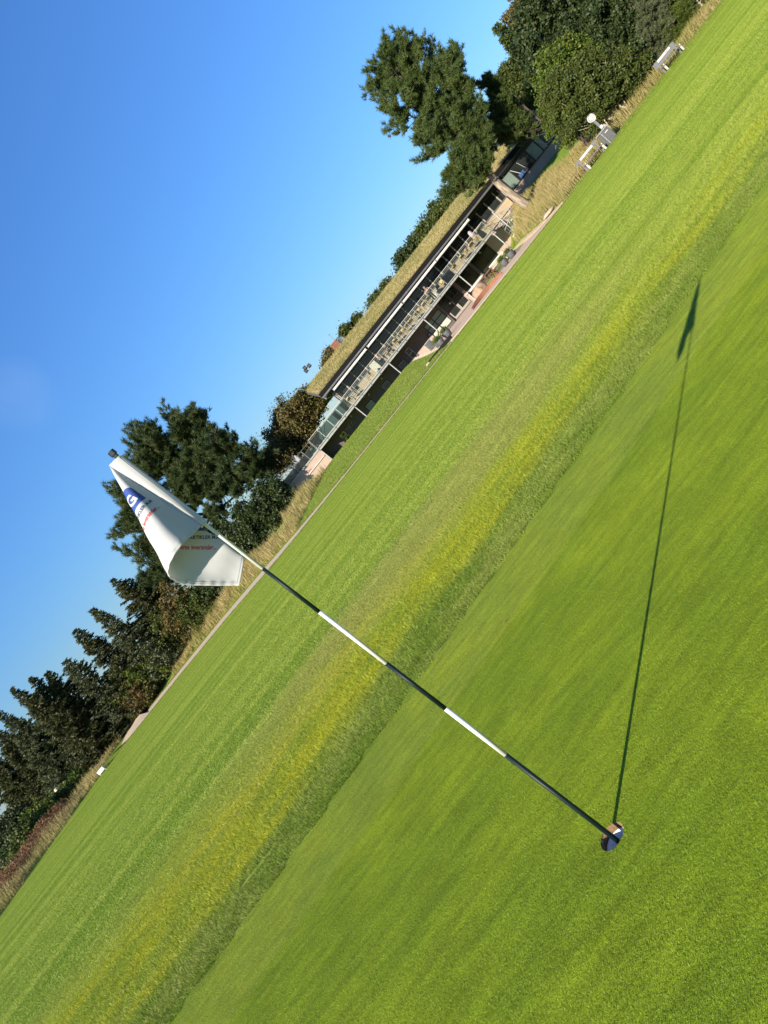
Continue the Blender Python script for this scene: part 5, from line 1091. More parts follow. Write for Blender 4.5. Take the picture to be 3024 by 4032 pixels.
field('verge_grass', 60000, (-8, 13), (50, 72), lambda x, y, u: (y > path_y(x)) & (x > bank_edge(y) - 0.5) & (x < bank_x(y) - 0.4), 0.09, 0.025, MT['verge'], 106, 1.0)
field('verge_grass', 14000, (-34, -29.2), (20, 64), lambda x, y, u: x > -31.6, 0.16, 0.02, MT['verge'], 107, 0.9)
r = np.random.default_rng(110); n = 9000
bx, by = r.uniform(-44, -32.5, n), r.uniform(40, 62, n); k = (bx < -33.2 - 0.4 * clump(bx, by)); bx, by = bx[k], by[k]
cc = np.stack([bx, by, height(bx, by) + r.uniform(0.1, 1.25, len(bx)) * (0.6 + 0.5 * clump(bx, by))], -1)
cc = np.repeat(cc, 5, 0) + r.normal(size=(len(cc) * 5, 3)) * 0.12
V, F = leaves(r, cc, 0.09, 0.6, None, 0.4); tag(mesh_np('bracken', V, F, MT['bracken']), kind='stuff')
# thicket closing the gaps under the left trees
for i, (px, py, Yt, rx, hh) in enumerate(((520, 2500, 84, 3.2, 3.6), (430, 2600, 85, 3.2, 3.8), (350, 2700, 85, 3.2, 3.8), (270, 2760, 85, 3.2, 4.0), (190, 2840, 84, 3.2, 3.8), (110, 2900, 82, 3.2, 3.6), (40, 2980, 86, 3.2, 3.8), (-30, 3060, 86, 3.4, 3.8), (-60, 3150, 85, 3.4, 3.8), (20, 3130, 84, 3.2, 3.4))):
    c = P(px, py, Yt); z = gz(c.x, Yt); q = ('behind the tall loose spruce', 'behind the grey green spruce', 'behind the rusty tipped spruce', 'behind the pine bush, right part', 'behind the pine bush, left part', 'under the pointed dark spruce', 'under the broad grey spruce', 'under the spruce with drooping boughs', 'at the very edge above the bracken', 'in front of the short dark spruce')[i]
    deciduous('thicket_bush', 'dark thicket bush ' + q, (c.x, Yt, z), [((c.x, Yt, z + hh * 0.45), (rx, 1.8, hh * 0.55)), ((c.x + rx * 0.5, Yt - 0.3, z + hh * 0.3), (rx * 0.6, 1.5, hh * 0.42))], 0.17, 150, 70, 0.36, 'decid_dark' if i % 3 else 'spruce', 'dark_bark', 0.06, 200 + i, 'bush', None, 3, 0.35)

# ragged turf along both edges of the gravel path
r = np.random.default_rng(301); n = 26000
ex = r.uniform(-29, 46, n); ey = lawn_y(ex) - 0.25 + r.normal(size=n) * 0.10 + 0.14 * np.sin(ex * 2.3) * np.sin(ex * 0.7); ez = np.where(ey < lawn_y(ex), 0.0, -0.02)
tag(blades('edge_tufts', np.stack([ex, ey, ez], -1), 0.085, 0.02, 0.9, MT['verge'], None, 302, (0.1, 0.1)), kind='stuff')
ey = path_y(ex) - 0.05 + np.abs(r.normal(size=n)) * -0.05 * (0.4 + 0.6 * np.sin(ex * 1.7 + np.sin(ex * 0.6)) ** 2)
k = (ex < 11) | (ex > 22)
tag(blades('edge_tufts', np.stack([ex, ey, np.full(n, -0.02)], -1)[k], 0.10, 0.022, 0.9, MT['verge'], None, 303, (0.1, 0.1)), kind='stuff')
# three stray leaves lying on the green
for px, py, lb in ((1996, 2445, 'small brown leaf lying on the green, level with the middle of the pole shadow'), (2123, 1921, 'small dark leaf on the paler strip beside the collar'), (2062, 1505, 'small dry leaf on the far lawn beyond the yellowed band')):
    c = G(px, py, 0.01); s = 0.010 + 0.0016 * c.y
    V = [(c.x - s, c.y, c.z), (c.x - s * 0.3, c.y + s * 0.5, c.z + s * 0.35), (c.x + s * 0.5, c.y + s * 0.45, c.z + s * 0.3), (c.x + s, c.y, c.z + s * 0.15), (c.x + s * 0.4, c.y - s * 0.5, c.z + s * 0.3), (c.x - s * 0.4, c.y - s * 0.45, c.z + s * 0.35), (c.x, c.y, c.z + s * 0.05)]
    o = mesh_np('fallen_leaf', V, [(0, 6, 1), (1, 6, 2), (2, 6, 3), (3, 6, 4), (4, 6, 5), (5, 6, 0)], MT['wood']); tag(o, lb, 'leaf')

# ------------------------------------------------------------------ plank benches, clock and bin by the far edge of the lawn
def bench(x, y, label, two_planks, rz=0.0, red=False):
    z = gz(x, y) if y > 44 else 0.0
    t = thing('bench', label, 'bench', (x, y, z), rz)
    L = 1.66
    def bx(name, m, *v, parent=None): return MB().box(*v).build(name, m, parent or t, bevel=0.006, world=False)
    p = bx('back_plank', MT['bench_grey'], -L / 2 - 0.1, L / 2 + 0.1, 0.20, 0.24, 0.74, 0.90)
    bx('advert_board', MT['sign_white'], -0.56, 0.56, 0.188, 0.198, 0.752, 0.888, parent=p)
    if red: 
        mb = MB()
        for i in range(3): mb.box(0.16 + i * 0.075, 0.215 + i * 0.075, 0.182, 0.187, 0.785, 0.80).box(0.16 + i * 0.075, 0.175 + i * 0.075, 0.182, 0.187, 0.80, 0.86).box(0.175 + i * 0.075, 0.205 + i * 0.075, 0.182, 0.187, 0.825, 0.838)
        mb.build('red_mark', MT['ink_red'], p, world=False)
    if two_planks: bx('back_plank', MT['bench_grey'], -L / 2 - 0.1, L / 2 + 0.1, 0.17, 0.21, 0.56, 0.72)
    for k in range(3): bx('seat_plank', MT['bench_grey'], -L / 2, L / 2, -0.26 + k * 0.15, -0.13 + k * 0.15, 0.40, 0.44)
    for s in (-1, 1):
        q = bx('leg', MT['cream'], s * 0.74 - 0.045, s * 0.74 + 0.045, -0.27, -0.19, 0.0, 0.36)
        bx('foot', MT['pale_stone'], s * 0.74 - 0.06, s * 0.74 + 0.06, -0.29, -0.17, -0.06, 0.02, parent=q)
        bx('leg', MT['bench_grey'], s * 0.74 - 0.045, s * 0.74 + 0.045, 0.08, 0.15, 0.0, 0.40)
        bx('seat_support', MT['bench_grey'], s * 0.74 - 0.04, s * 0.74 + 0.04, -0.27, 0.16, 0.362, 0.398)
        MB().obox((s * 0.74, 0.12, 0.40), (s * 0.74, 0.24, 0.92), 0.07, 0.05).build('back_support', MT['bench_grey'], t, world=False)
        bx('end_cap', MT['cream'], s * 0.74 - 0.03, s * 0.74 + 0.03, -0.30, -0.265, 0.42, 0.50)
    return t
b1 = bench(23.95, 45.2, 'low grey plank bench with one white board, left of the slatted bin', False)
b2 = bench(31.3, 45.2, 'grey plank bench with two back boards and a white panel with red marks', True, 0.0, True)
x, y = 25.45, 45.3; z = gz(x, y)
bn = thing('litter_bin', 'square grey slatted litter bin under the round clock', 'litter bin', (x, y, z))
MB().box(x - 0.30, x + 0.30, y - 0.26, y + 0.30, z + 0.06, z + 0.86).build('body', MT['bin_grey'], bn)
for k in range(8): MB().box(x - 0.27 + k * 0.069, x - 0.225 + k * 0.069, y - 0.285, y - 0.262, z + 0.1, z + 0.80).build('slat', MT['bin_grey'], bn)
for k in range(7): MB().box(x - 0.325, x - 0.302, y - 0.24 + k * 0.075, y - 0.18 + k * 0.075, z + 0.1, z + 0.80).build('slat', MT['bin_grey'], bn)
MB().box(x - 0.36, x + 0.36, y - 0.32, y + 0.34, z + 0.862, z + 0.93).build('lid', MT['bin_pale'], bn, bevel=0.01)
MB().box(x - 0.1, x + 0.14, y - 0.289, y - 0.286, z + 0.66, z + 0.71).build('label_plate', MT['sign_white'], bn)
MB().box(x - 0.333, x - 0.29, y - 0.30, y - 0.287, z + 0.03, z + 0.85).build('corner_post', MT['bin_pale'], bn)
cx, cy = 25.72, 45.62
ck = thing('clock', 'round white clock with black numerals on a dark post above the bin', 'clock', (cx, cy, z))
MB().tube([(cx + 0.06, cy, z - 0.1), (cx + 0.06, cy, 0.52)], 0.05, 10).build('foot_post', MT['cream'], ck)
MB().box(cx + 0.0, cx + 0.12, cy - 0.06, cy + 0.06, 0.52, 1.58).build('post', MT['bench_grey'], ck, bevel=0.01)
MB().box(cx - 0.03, cx + 0.16, cy - 0.09, cy - 0.062, 0.93, 1.10).build('plate', MT['sign_white'], ck)
cz = 1.78; fx = cx + 0.06
face = MB().tube([(fx, cy - 0.10, cz), (fx, cy + 0.03, cz)], 0.25, 40).build('clock_case', MT['sign_white'], ck, bevel=0.008)
mb = MB()
for k in range(40):
    a0, a1 = 2 * math.pi * k / 40, 2 * math.pi * (k + 1) / 40
    mb.obox((fx + 0.242 * math.cos(a0), cy - 0.108, cz + 0.242 * math.sin(a0)), (fx + 0.242 * math.cos(a1), cy - 0.108, cz + 0.242 * math.sin(a1)), 0.012, 0.012)
mb.build('bezel', MT['zinc'], face)
def numeral(txt, u, v, size, par, m, tilt=0.0):
    cu = bpy.data.curves.new('n', 'FONT'); cu.body = txt; cu.size = size; cu.align_x = 'CENTER'; cu.align_y = 'CENTER'; cu.resolution_u = 2; cu.offset = 0.002
    o = bpy.data.objects.new('n', cu); COL.objects.link(o); dg = bpy.context.evaluated_depsgraph_get()
    me = bpy.data.meshes.new_from_object(o.evaluated_get(dg)); bpy.data.objects.remove(o)
    V2 = np.empty(len(me.vertices) * 3, np.float32); me.vertices.foreach_get('co', V2); V2 = V2.reshape(-1, 3)
    tri = [];  me.calc_loop_triangles(); tri = [tuple(t.vertices) for t in me.loop_triangles]
    return mesh_np('numeral', np.stack([u + V2[:, 0], np.full(len(V2), cy - 0.1035), v + V2[:, 1]], -1), tri, m, par)
for h in range(1, 13):
    a = math.radians(90 - 30 * h); numeral(('I', 'II', 'III', 'IV', 'V', 'VI', 'VII', 'VIII', 'IX', 'X', 'XI', 'XII')[h - 1], fx + 0.185 * math.cos(a), cz + 0.185 * math.sin(a), 0.075, face, MT['lamp_black'])
for ang, L, w in ((-8, 0.125, 0.016), (-83, 0.17, 0.012)):
    a = math.radians(ang - 15); MB().obox((fx, cy - 0.106, cz), (fx + L * math.cos(a), cy - 0.106, cz + L * math.sin(a)), w, 0.004, (0, 1, 0)).build('hand', MT['lamp_black'], face)
# stone and box at the edge of the grass
def rock(name, label, c, rad, m, seed, cat='stone', flat=0.7):
    bm = bmesh.new(); bmesh.ops.create_icosphere(bm, subdivisions=3, radius=1.0)
    from mathutils import noise
    for v in bm.verts:
        n = noise.noise(v.co * 1.1 + Vector((seed, 0, 0))) * 0.28 + noise.noise(v.co * 2.7 + Vector((0, seed, 0))) * 0.10
        k = 1 + n; v.co = Vector((v.co.x * k, v.co.y * k, max(-0.55, min(flat, v.co.z * k))))
        v.co = Vector((v.co.x * rad[0], v.co.y * rad[1], v.co.z * rad[2]))
    me = bpy.data.meshes.new(name); bm.to_mesh(me); bm.free(); me.materials.append(m)
    o = link(bpy.data.objects.new(name, me)); o.location = c; return tag(o, label, cat)
s0 = P(2175, 852, 49); rock('stone', 'long flat pale stone at the grass edge before the leaning pine', (s0.x, 49, 0.22), (0.5, 0.25, 0.15), MT['step_stone'], 2)
s1 = P(2148, 838, 50); rock('stone', 'small dark stone behind the long pale stone', (s1.x, 50, 0.25), (0.2, 0.2, 0.2), MT['bin_grey'], 3)
mk = P(375, 3016, 60); zz = gz(mk.x, 60)
tb_ = thing('marker_box', 'small white tee marker box in the grass at the left lawn corner', 'marker', (mk.x, 60, zz))
MB().box(mk.x - 0.33, mk.x + 0.33, 59.85, 60.15, zz + 0.42, zz + 0.72).build('box', MT['sign_white'], tb_, bevel=0.02)
for s in (-0.3, 0.3): MB().box(mk.x + s - 0.03, mk.x + s + 0.03, 59.95, 60.05, zz - 0.1, zz + 0.42).build('leg', MT['cream'], tb_)
mk = P(222, 3108, 58)
rk = rock('stone', 'round pale stone among shrubs left of the white marker box', (mk.x, 58, mk.z), (0.18, 0.17, 0.18), MT['pale_stone'], 5)
for i, (px_, py_, wd) in enumerate(((1995, 985, 0.7), (2030, 965, 0.7), (2062, 938, 0.7), (2092, 912, 0.7), (2118, 884, 0.7), (2145, 858, 0.6))):
    pass
sp_ = thing('stone_steps', 'pale stone edging steps between gravel and the dry grass mound', 'steps', (21.3, 48, 0))
for i in range(16):
    yy = 47.0 + i * 1.05; xx = np.interp(yy, [45, 52, 60, 68], [21.3, 21.8, 23.5, 25.1]) - 0.15
    MB().box(xx - 0.3, xx + 0.32, yy, yy + 1.0, -0.05, 0.04 + 0.012 * (i % 3) + 0.012 * i).build('stone', MT['step_stone'], sp_, bevel=0.03)
be = thing('bank_edging', 'row of pale edging stones along the rounded end of the mown bank', 'edging', (12.6, 62, 0))
for i in range(20):
    yy = 57.5 + i * 0.72; xx = float(bank_x(yy)) - 0.25 + 0.05 * math.sin(i * 2.1)
    MB().box(xx - 0.2, xx + 0.25, yy, yy + 0.62, -0.05, 0.06 + 0.045 * i + 0.03 * (i % 2)).build('stone', MT['pale_stone'], be, bevel=0.04)
tbm = thing('dark_bar', 'dark low bar on the path in front of the bank tip', 'edging', (10.6, 52, 0))
MB().obox((9.9, 52.6, 0.10), (12.1, 51.9, 0.10), 0.16, 0.3).build('beam', MT['fascia'], tbm, bevel=0.01)  # near-black low bar lying on the path
rock('stone', 'pale block at the left end of the dark low bar', (9.75, 52.5, 0.1), (0.18, 0.15, 0.17), MT['pale_stone'], 8)

# ------------------------------------------------------------------ patio
rock('boulder', 'large tan granite boulder on the patio beside the rusted steel strip', (17.9, 59.3, 0.25), (0.66, 0.55, 0.62), MT['stone'], 11, 'boulder', 0.9)
cs = thing('steel_edging', 'curved rust red steel strip standing on the patio in front of the boulder', 'steel edging', (16.2, 53, 0))
V, F = [], []
NP = 26
for i in range(NP + 1):
    t = i / NP; xx = 14.75 + 3.25 * t; yy = 53.2 + 1.2 * math.sin(math.pi * (t * 0.9)) - 0.5 * t; hh = 0.10 + 0.20 * math.sin(math.pi * min(1, 0.12 + t * 0.8)); dxy = (0.0, 0.05)
    V += [(xx, yy, -0.05), (xx, yy, hh), (xx + dxy[0], yy + 0.06, hh), (xx + dxy[0], yy + 0.06, -0.05)]
for i in range(NP):
    a = 4 * i; F += [(a + j, a + 4 + j, a + 4 + (j + 1) % 4, a + (j + 1) % 4) for j in range(3)]
F += [(0, 1, 2, 3), (4 * NP, 4 * NP + 3, 4 * NP + 2, 4 * NP + 1)]
mesh_np('strip', V, F, MT['corten'], cs)
def planter(x, y, label, seed, h=0.52, rr=0.32):
    t = thing('planter', label, 'planter', (x, y, 0), 0, 'grey planters on the patio')
    MB().lathe((x, y, -0.02), [(rr * 0.6, 0), (rr * 0.85, h * 0.3), (rr, h * 0.7), (rr * 0.98, h), (rr * 0.86, h), (rr * 0.85, h * 0.9)], 24).build('pot', MT['planter'], t, smooth=True)
    MB().lathe((x, y, -0.02), [(rr * 0.8, h * 0.86), (rr * 0.84, h * 0.9)], 20).build('earth', MT['dark_bark'], t)
    r = np.random.default_rng(seed); c = np.array([x, y, h + 0.1]) + r.normal(size=(700, 3)) * np.array([rr * 0.5, rr * 0.5, 0.10])
    V, F = leaves(r, c, 0.045, 0.5); mesh_np('foliage', V, F, MT['bright'], t)
planter(20.05, 57.2, 'grey round planter with green plants beside the picnic tables', 1); planter(20.75, 57.0, 'outer grey round planter nearest the dry grass mound', 2)
planter(13.6, 58.6, 'largest grey planter of the left three, under the sunlit blinds', 3, 0.56, 0.36); planter(12.95, 60.2, 'back grey planter squeezed between its two neighbours', 4); planter(12.7, 58.2, 'left grey planter next to the bank end', 5)
bx_ = MB().box(20.98, 21.3, 57.0, 57.3, -0.02, 0.26).build('crate', MT['bin_grey'], None, bevel=0.02); tag(bx_, 'small dark box right of the outer planter', 'box')
x, y = 12.85, 62.2
bn2 = thing('litter_bin', 'grey slatted bin with pale lid behind the left planters', 'litter bin', (x, y, 0))
MB().box(x - 0.27, x + 0.27, y - 0.25, y + 0.25, 0.3, 1.02).build('body', MT['bin_grey'], bn2)
for k in range(7): MB().box(x - 0.25 + k * 0.073, x - 0.205 + k * 0.073, y - 0.275, y - 0.252, 0.34, 0.98).build('slat', MT['bin_grey'], bn2)
MB().box(x - 0.32, x + 0.32, y - 0.30, y + 0.30, 1.022, 1.10).build('lid', MT['bin_pale'], bn2, bevel=0.01)
for sx in (-0.2, 0.2): MB().box(x + sx - 0.03, x + sx + 0.03, y - 0.2, y - 0.14, -0.05, 0.3).build('leg', MT['bin_grey'], bn2)
def picnic(x, y, label, m):
    t = thing('picnic_table', label, 'picnic table', (x, y, -0.016), 0, 'wooden picnic tables on the patio')
    for k in range(5): MB().box(-0.9, 0.9, -0.36 + k * 0.146, -0.23 + k * 0.146, 0.72, 0.76).build('table_plank', MT[m], t, world=False)
    for s in (-1, 1):
        for k in range(2): MB().box(-0.9, 0.9, s * 0.68 - 0.13 + k * 0.14, s * 0.68 - 0.01 + k * 0.14, 0.42, 0.46).build('seat_plank', MT[m], t, world=False)
        MB().obox((s * 0.62, -0.62, 0), (s * 0.62, -0.22, 0.72), 0.05, 0.1).obox((s * 0.62, 0.62, 0), (s * 0.62, 0.22, 0.72), 0.05, 0.1).obox((s * 0.62, -0.82, 0.38), (s * 0.62, 0.82, 0.38), 0.05, 0.09).obox((s * 0.68, -0.36, 0.67), (s * 0.68, 0.36, 0.67), 0.05, 0.08).build('trestle', MT['wood'], t, world=False)
picnic(19.75, 61.5, 'front brown picnic table next to the boulder', 'wood'); picnic(21.6, 63.2, 'middle picnic table with an orange oiled top', 'wood_orange'); picnic(21.2, 66.4, 'rear picnic table close to the dark glass wall', 'wood')
def stool(x, y, label):
    t = thing('stool', label, 'stool', (x, y, -0.016)); MB().box(-0.25, 0.25, -0.22, 0.22, 0.40, 0.46).build('seat', MT['cream'], t, world=False)
    for a in (-0.2, 0.2):
        for b in (-0.17, 0.17): MB().box(a - 0.02, a + 0.02, b - 0.02, b + 0.02, 0, 0.40).build('leg', MT['wood'], t, world=False)
stool(18.9, 61.0, 'cream topped stool at the left end of the picnic tables'); stool(22.2, 60.9, 'cream topped stool in front of the middle picnic table')
pb = thing('folded_parasol', 'long cream folded parasol lying across the picnic tables', 'parasol', (20.1, 66, 0.78))
MB().tube([(19.3, 66, 0.82), (19.6, 66, 0.84), (20.9, 66, 0.84), (21.3, 66, 0.82)], [0.04, 0.12, 0.13, 0.02], 12).build('canopy', MT['cream'], pb, smooth=True)
MB().tube([(18.9, 66, 0.80), (19.3, 66, 0.82)], 0.025, 8).build('pole', MT['wood'], pb)
lg = thing('garden_bench', 'pale yellow bench by the pink wall right of the picnic tables', 'bench', (23.6, 68, 0))
MB().box(22.7, 24.5, 67.8, 68.2, 0.42, 0.50).build('seat', MT['cream'], lg); MB().box(22.7, 24.5, 68.2, 68.25, 0.55, 0.85).build('backrest', MT['cream'], lg)
for sx in (22.8, 24.4):
    for sy in (67.84, 68.22): MB().box(sx - 0.03, sx + 0.03, sy - 0.03, sy + 0.02, -0.02, 0.42 if sy < 68 else 0.85).build('leg', MT['cream'], lg)
wr = thing('white_rail', 'white tubular stand beside the pink pillar of the doors', 'rail', (20.2, 69.5, 0))
MB().tube([(20.1, 69.5, -0.02), (20.1, 69.5, 0.92)], 0.03, 8).build('upright', MT['sign_white'], wr); MB().tube([(19.8, 69.5, 0.9), (20.55, 69.5, 0.9)], 0.03, 8).build('crossbar', MT['sign_white'], wr); MB().box(19.9, 20.3, 69.3, 69.7, -0.02, 0.03).build('base', MT['sign_white'], wr)
tp_ = thing('t_post', 'small black T shaped post left of the rusted strip', 'post', (15.95, 56.2, 0))
MB().tube([(15.95, 56.2, -0.02), (15.95, 56.2, 0.12)], 0.02, 8).build('stem', MT['lamp_black'], tp_); MB().box(15.84, 16.06, 56.17, 56.23, 0.12, 0.16).build('bar', MT['lamp_black'], tp_)
wt = thing('wooden_trestle', 'brown wooden trestle leaning behind the left planters', 'trestle', (13.4, 61, 0))
MB().obox((13.0, 60.9, 0.0), (13.9, 61.1, 0.95), 0.06, 0.09).obox((13.3, 60.9, -0.02), (13.1, 61.0, 0.6), 0.06, 0.06).build('frame', MT['wood'], wt); MB().obox((12.7, 61.2, 0.55), (13.7, 61.2, 0.72), 0.3, 0.04).build('board', MT['wood'], wt)

# ------------------------------------------------------------------ balcony furniture
FZ = 2.722
def chair(back, seat, label, name='balcony_chair'):
    t = thing(name, label, 'chair', (0, 0, FZ), 0, 'chairs along the balcony')
    MB().box(-0.22, 0.22, -0.20, 0.22, 0.43, 0.46).build('seat', MT[seat], t, bevel=0.01, world=False)
    V, F = [], []
    for j in range(5):
        zz_ = 0.52 + j * 0.085
        for i in range(9):
            a = (i - 4) / 4; hgt = zz_ + (0.02 * (1 - a * a) if j == 4 else 0)
            for dd in (0.0, 0.018): V.append((0.25 * a, -0.27 + 0.07 * a * a - 0.02 * j * 0.5 + dd, hgt))
    id_ = lambda j, i, k: (j * 9 + i) * 2 + k
    for j in range(4):
        for i in range(8):
            F += [(id_(j, i, 0), id_(j, i + 1, 0), id_(j + 1, i + 1, 0), id_(j + 1, i, 0)), (id_(j, i, 1), id_(j + 1, i, 1), id_(j + 1, i + 1, 1), id_(j, i + 1, 1))]
    for i in range(8): F += [(id_(4, i, 0), id_(4, i + 1, 0), id_(4, i + 1, 1), id_(4, i, 1)), (id_(0, i, 0), id_(0, i, 1), id_(0, i + 1, 1), id_(0, i + 1, 0))]
    mesh_np('backrest', V, F, MT[back], t, world=False)
    for sx in (-1, 1):
        MB().tube([(sx * 0.23, -0.26, 0.0), (sx * 0.24, -0.24, 0.43), (sx * 0.255, -0.24, 0.85)], 0.013, 6).build('leg', MT['alu'], t, world=False)
        MB().tube([(sx * 0.23, 0.25, 0.0), (sx * 0.25, 0.21, 0.43), (sx * 0.26, 0.14, 0.64)], 0.013, 6).build('leg', MT['alu'], t, world=False)
        MB().tube([(sx * 0.26, 0.16, 0.65), (sx * 0.26, -0.23, 0.66)], 0.016, 6).build('armrest', MT['tan_weave' if back == 'tan_weave' else 'alu'], t, world=False)
    return t
ORD = ['first', 'second', 'third', 'fourth', 'fifth', 'sixth', 'seventh', 'eighth', 'ninth', 'tenth', 'eleventh', 'twelfth', 'thirteenth', 'fourteenth', 'fifteenth', 'sixteenth', 'seventeenth']
tanx = [(25.55, 73.2, 0.3), (24.75, 72.8, -0.2), (24.05, 73.3, 0.5), (23.3, 72.9, 0.1), (22.1, 73.0, 0.4), (20.6, 73.4, -0.5), (18.25, 72.75, 0.05), (17.65, 72.8, -0.1), (16.95, 73.4, 0.2), (16.45, 72.75, 0.1), (15.6, 72.8, -0.15), (15.05, 72.75, 0.1), (14.5, 73.3, 0.3), (13.95, 72.75, 0.0), (13.2, 72.9, 0.35)]
tan0 = chair('tan_weave', 'tan_weave', 'x')
for i, (x, y, a) in enumerate(tanx):
    c = tan0 if i == 0 else copy_tree(tan0); c.location = (x, y, FZ); c.rotation_euler = (0, 0, a); c['label'] = 'tan backed balcony chair, %s from the spiral stair' % ORD[i]
dkx = [(12.55, 73.0, 0.9, 'dark mesh chair right of the seated pair'), (11.75, 73.3, -1.4, 'dark mesh chair between the two seated people'), (9.15, 72.9, 1.2, 'lone dark chair in front of the bare tan boards'), (6.95, 73.2, 1.6, 'dark lounge chair at the left end of the tan boards'), (19.6, 73.0, 0.5, 'dark chair near the grey wind panel'), (7.4, 72.6, 0.3, 'dark low chair against the glass left of the bare boards')]
dk0 = chair('dark_weave', 'dark_weave', 'x')
for i, (x, y, a, lb) in enumerate(dkx):
    c = dk0 if i == 0 else copy_tree(dk0); c.location = (x, y, FZ); c.rotation_euler = (0, 0, a); c['label'] = lb
c = copy_tree(tan0); c.location = (6.35, 72.8, FZ); c.rotation_euler = (0, 0, -0.6); c['label'] = 'tan chair with a dark jacket near the heater pillars'
def table(label):
    t = thing('balcony_table', label, 'table', (0, 0, FZ), 0, 'small tables along the balcony')
    MB().box(-0.36, 0.36, -0.34, 0.34, 0.70, 0.735).build('table_top', MT['table_top'], t, bevel=0.01, world=False)
    MB().tube([(0, 0, 0.03), (0, 0, 0.70)], 0.03, 8).build('column', MT['alu'], t, world=False)
    MB().obox((-0.28, -0.28, 0.02), (0.28, 0.28, 0.02), 0.05, 0.04).obox((-0.28, 0.28, 0.02), (0.28, -0.28, 0.02), 0.05, 0.036).build('foot', MT['alu'], t, world=False); return t
tb0_ = table('x')
for i, (x, lb) in enumerate(((25.1, 'balcony table beside the grey parasol'), (23.7, 'balcony table between tan chairs right of the wind panel'), (18.0, 'balcony table behind the pair of tan chairs by the leaning person'), (16.2, 'balcony table in the middle of the crowded chairs'), (14.8, 'balcony table left of the crowded middle'), (13.5, 'balcony table at the left end of the tan chairs'), (11.9, 'balcony table between the seated pair'), (6.7, 'balcony table near the heater pillars'))):
    c = tb0_ if i == 0 else copy_tree(tb0_); c.location = (x, 73.75 if i != 6 else 73.35, FZ); c['label'] = lb
gp = thing('folded_parasol', 'grey closed parasol standing near the stair end of the balcony', 'parasol', (25.8, 73.6, FZ))
MB().tube([(25.8, 73.6, FZ), (25.8, 73.6, FZ + 1.0)], 0.025, 8).build('pole', MT['alu'], gp); MB().lathe((25.8, 73.6, FZ), [(0.16, 0.75), (0.24, 0.8), (0.22, 1.3), (0.16, 1.6), (0.03, 1.68)], 14).build('canopy', MT['lilac'], gp, smooth=True); MB().lathe((25.8, 73.6, FZ), [(0.25, 0.0), (0.25, 0.07), (0.05, 0.1)], 14).build('base', MT['zinc'], gp)
for x, lb in ((5.45, 'black patio heater pillar behind the glass, right one'), (4.35, 'black patio heater pillar behind the glass, left one')):
    t = thing('patio_heater', lb, 'heater', (x, 72.9, FZ)); MB().box(x - 0.2, x + 0.2, 72.7, 73.1, FZ, FZ + 0.95).build('body', MT['lamp_black'], t, bevel=0.02); MB().box(x - 0.22, x + 0.22, 72.68, 73.12, FZ + 0.951, FZ + 0.99).build('top', MT['zinc'], t)
wp = thing('wind_panel', 'slate grey wind panel standing behind the railing glass', 'wind panel', (20.9, 72.4, FZ)); MB().box(20.4, 21.5, 72.38, 72.42, FZ + 0.08, FZ + 1.0).build('panel', MT['planter'], wp); MB().box(20.36, 20.4, 72.36, 72.44, FZ, FZ + 1.05).box(21.5, 21.54, 72.36, 72.44, FZ, FZ + 1.05).build('post', MT['galv'], wp)
pc = thing('storage_box', 'cream ribbed storage box at the back of the balcony beside the seated man', 'box', (10.4, 74.3, FZ)); MB().box(10.05, 10.75, 74.0, 74.6, FZ, FZ + 1.15).build('body', MT['cream'], pc, bevel=0.02)
for k in range(5): MB().box(10.08, 10.72, 73.985, 73.999, FZ + 0.1 + k * 0.2, FZ + 0.2 + k * 0.2).build('rib', MT['cream'], pc)
c2 = thing('storage_box', 'cream low box behind the railing right of the wind panel', 'box', (19.3, 74.2, FZ)); MB().box(18.9, 19.9, 74.0, 74.5, FZ, FZ + 0.62).build('body', MT['cream'], c2, bevel=0.02); MB().box(18.88, 19.92, 73.98, 74.52, FZ + 0.621, FZ + 0.66).build('lid', MT['cream'], c2)
# white chairs and a lilac parasol on the terrace
for x, lb in ((0.25, 'stack of white plastic chairs on the terrace next to the balcony'), (-2.6, 'white plastic chairs on the far part of the terrace')):
    t = thing('plastic_chair', lb, 'chair', (x, 73.8, 2.742))
    for s in (-0.22, 0.22):
        MB().box(s - 0.02, s + 0.02, -0.22, -0.17, 0, 0.62).build('leg', MT['sign_white'], t, world=False); MB().box(s - 0.02, s + 0.02, 0.17, 0.22, 0, 0.42).build('leg', MT['sign_white'], t, world=False)
    MB().box(-0.24, 0.24, -0.22, 0.22, 0.421, 0.45).build('seat', MT['sign_white'], t, world=False); MB().box(-0.24, 0.24, -0.26, -0.225, 0.45, 0.62).build('backrest', MT['sign_white'], t, world=False)
lp = thing('folded_parasol', 'lilac grey closed parasol standing above the terrace railing', 'parasol', (-1.1, 74.2, 2.742)); MB().tube([(-1.1, 74.2, 2.742), (-1.1, 74.2, 3.6)], 0.025, 8).build('pole', MT['alu'], lp); MB().lathe((-1.1, 74.2, 2.742), [(0.1, 0.5), (0.26, 0.6), (0.22, 1.1), (0.05, 1.4)], 12).build('canopy', MT['lilac'], lp, smooth=True)

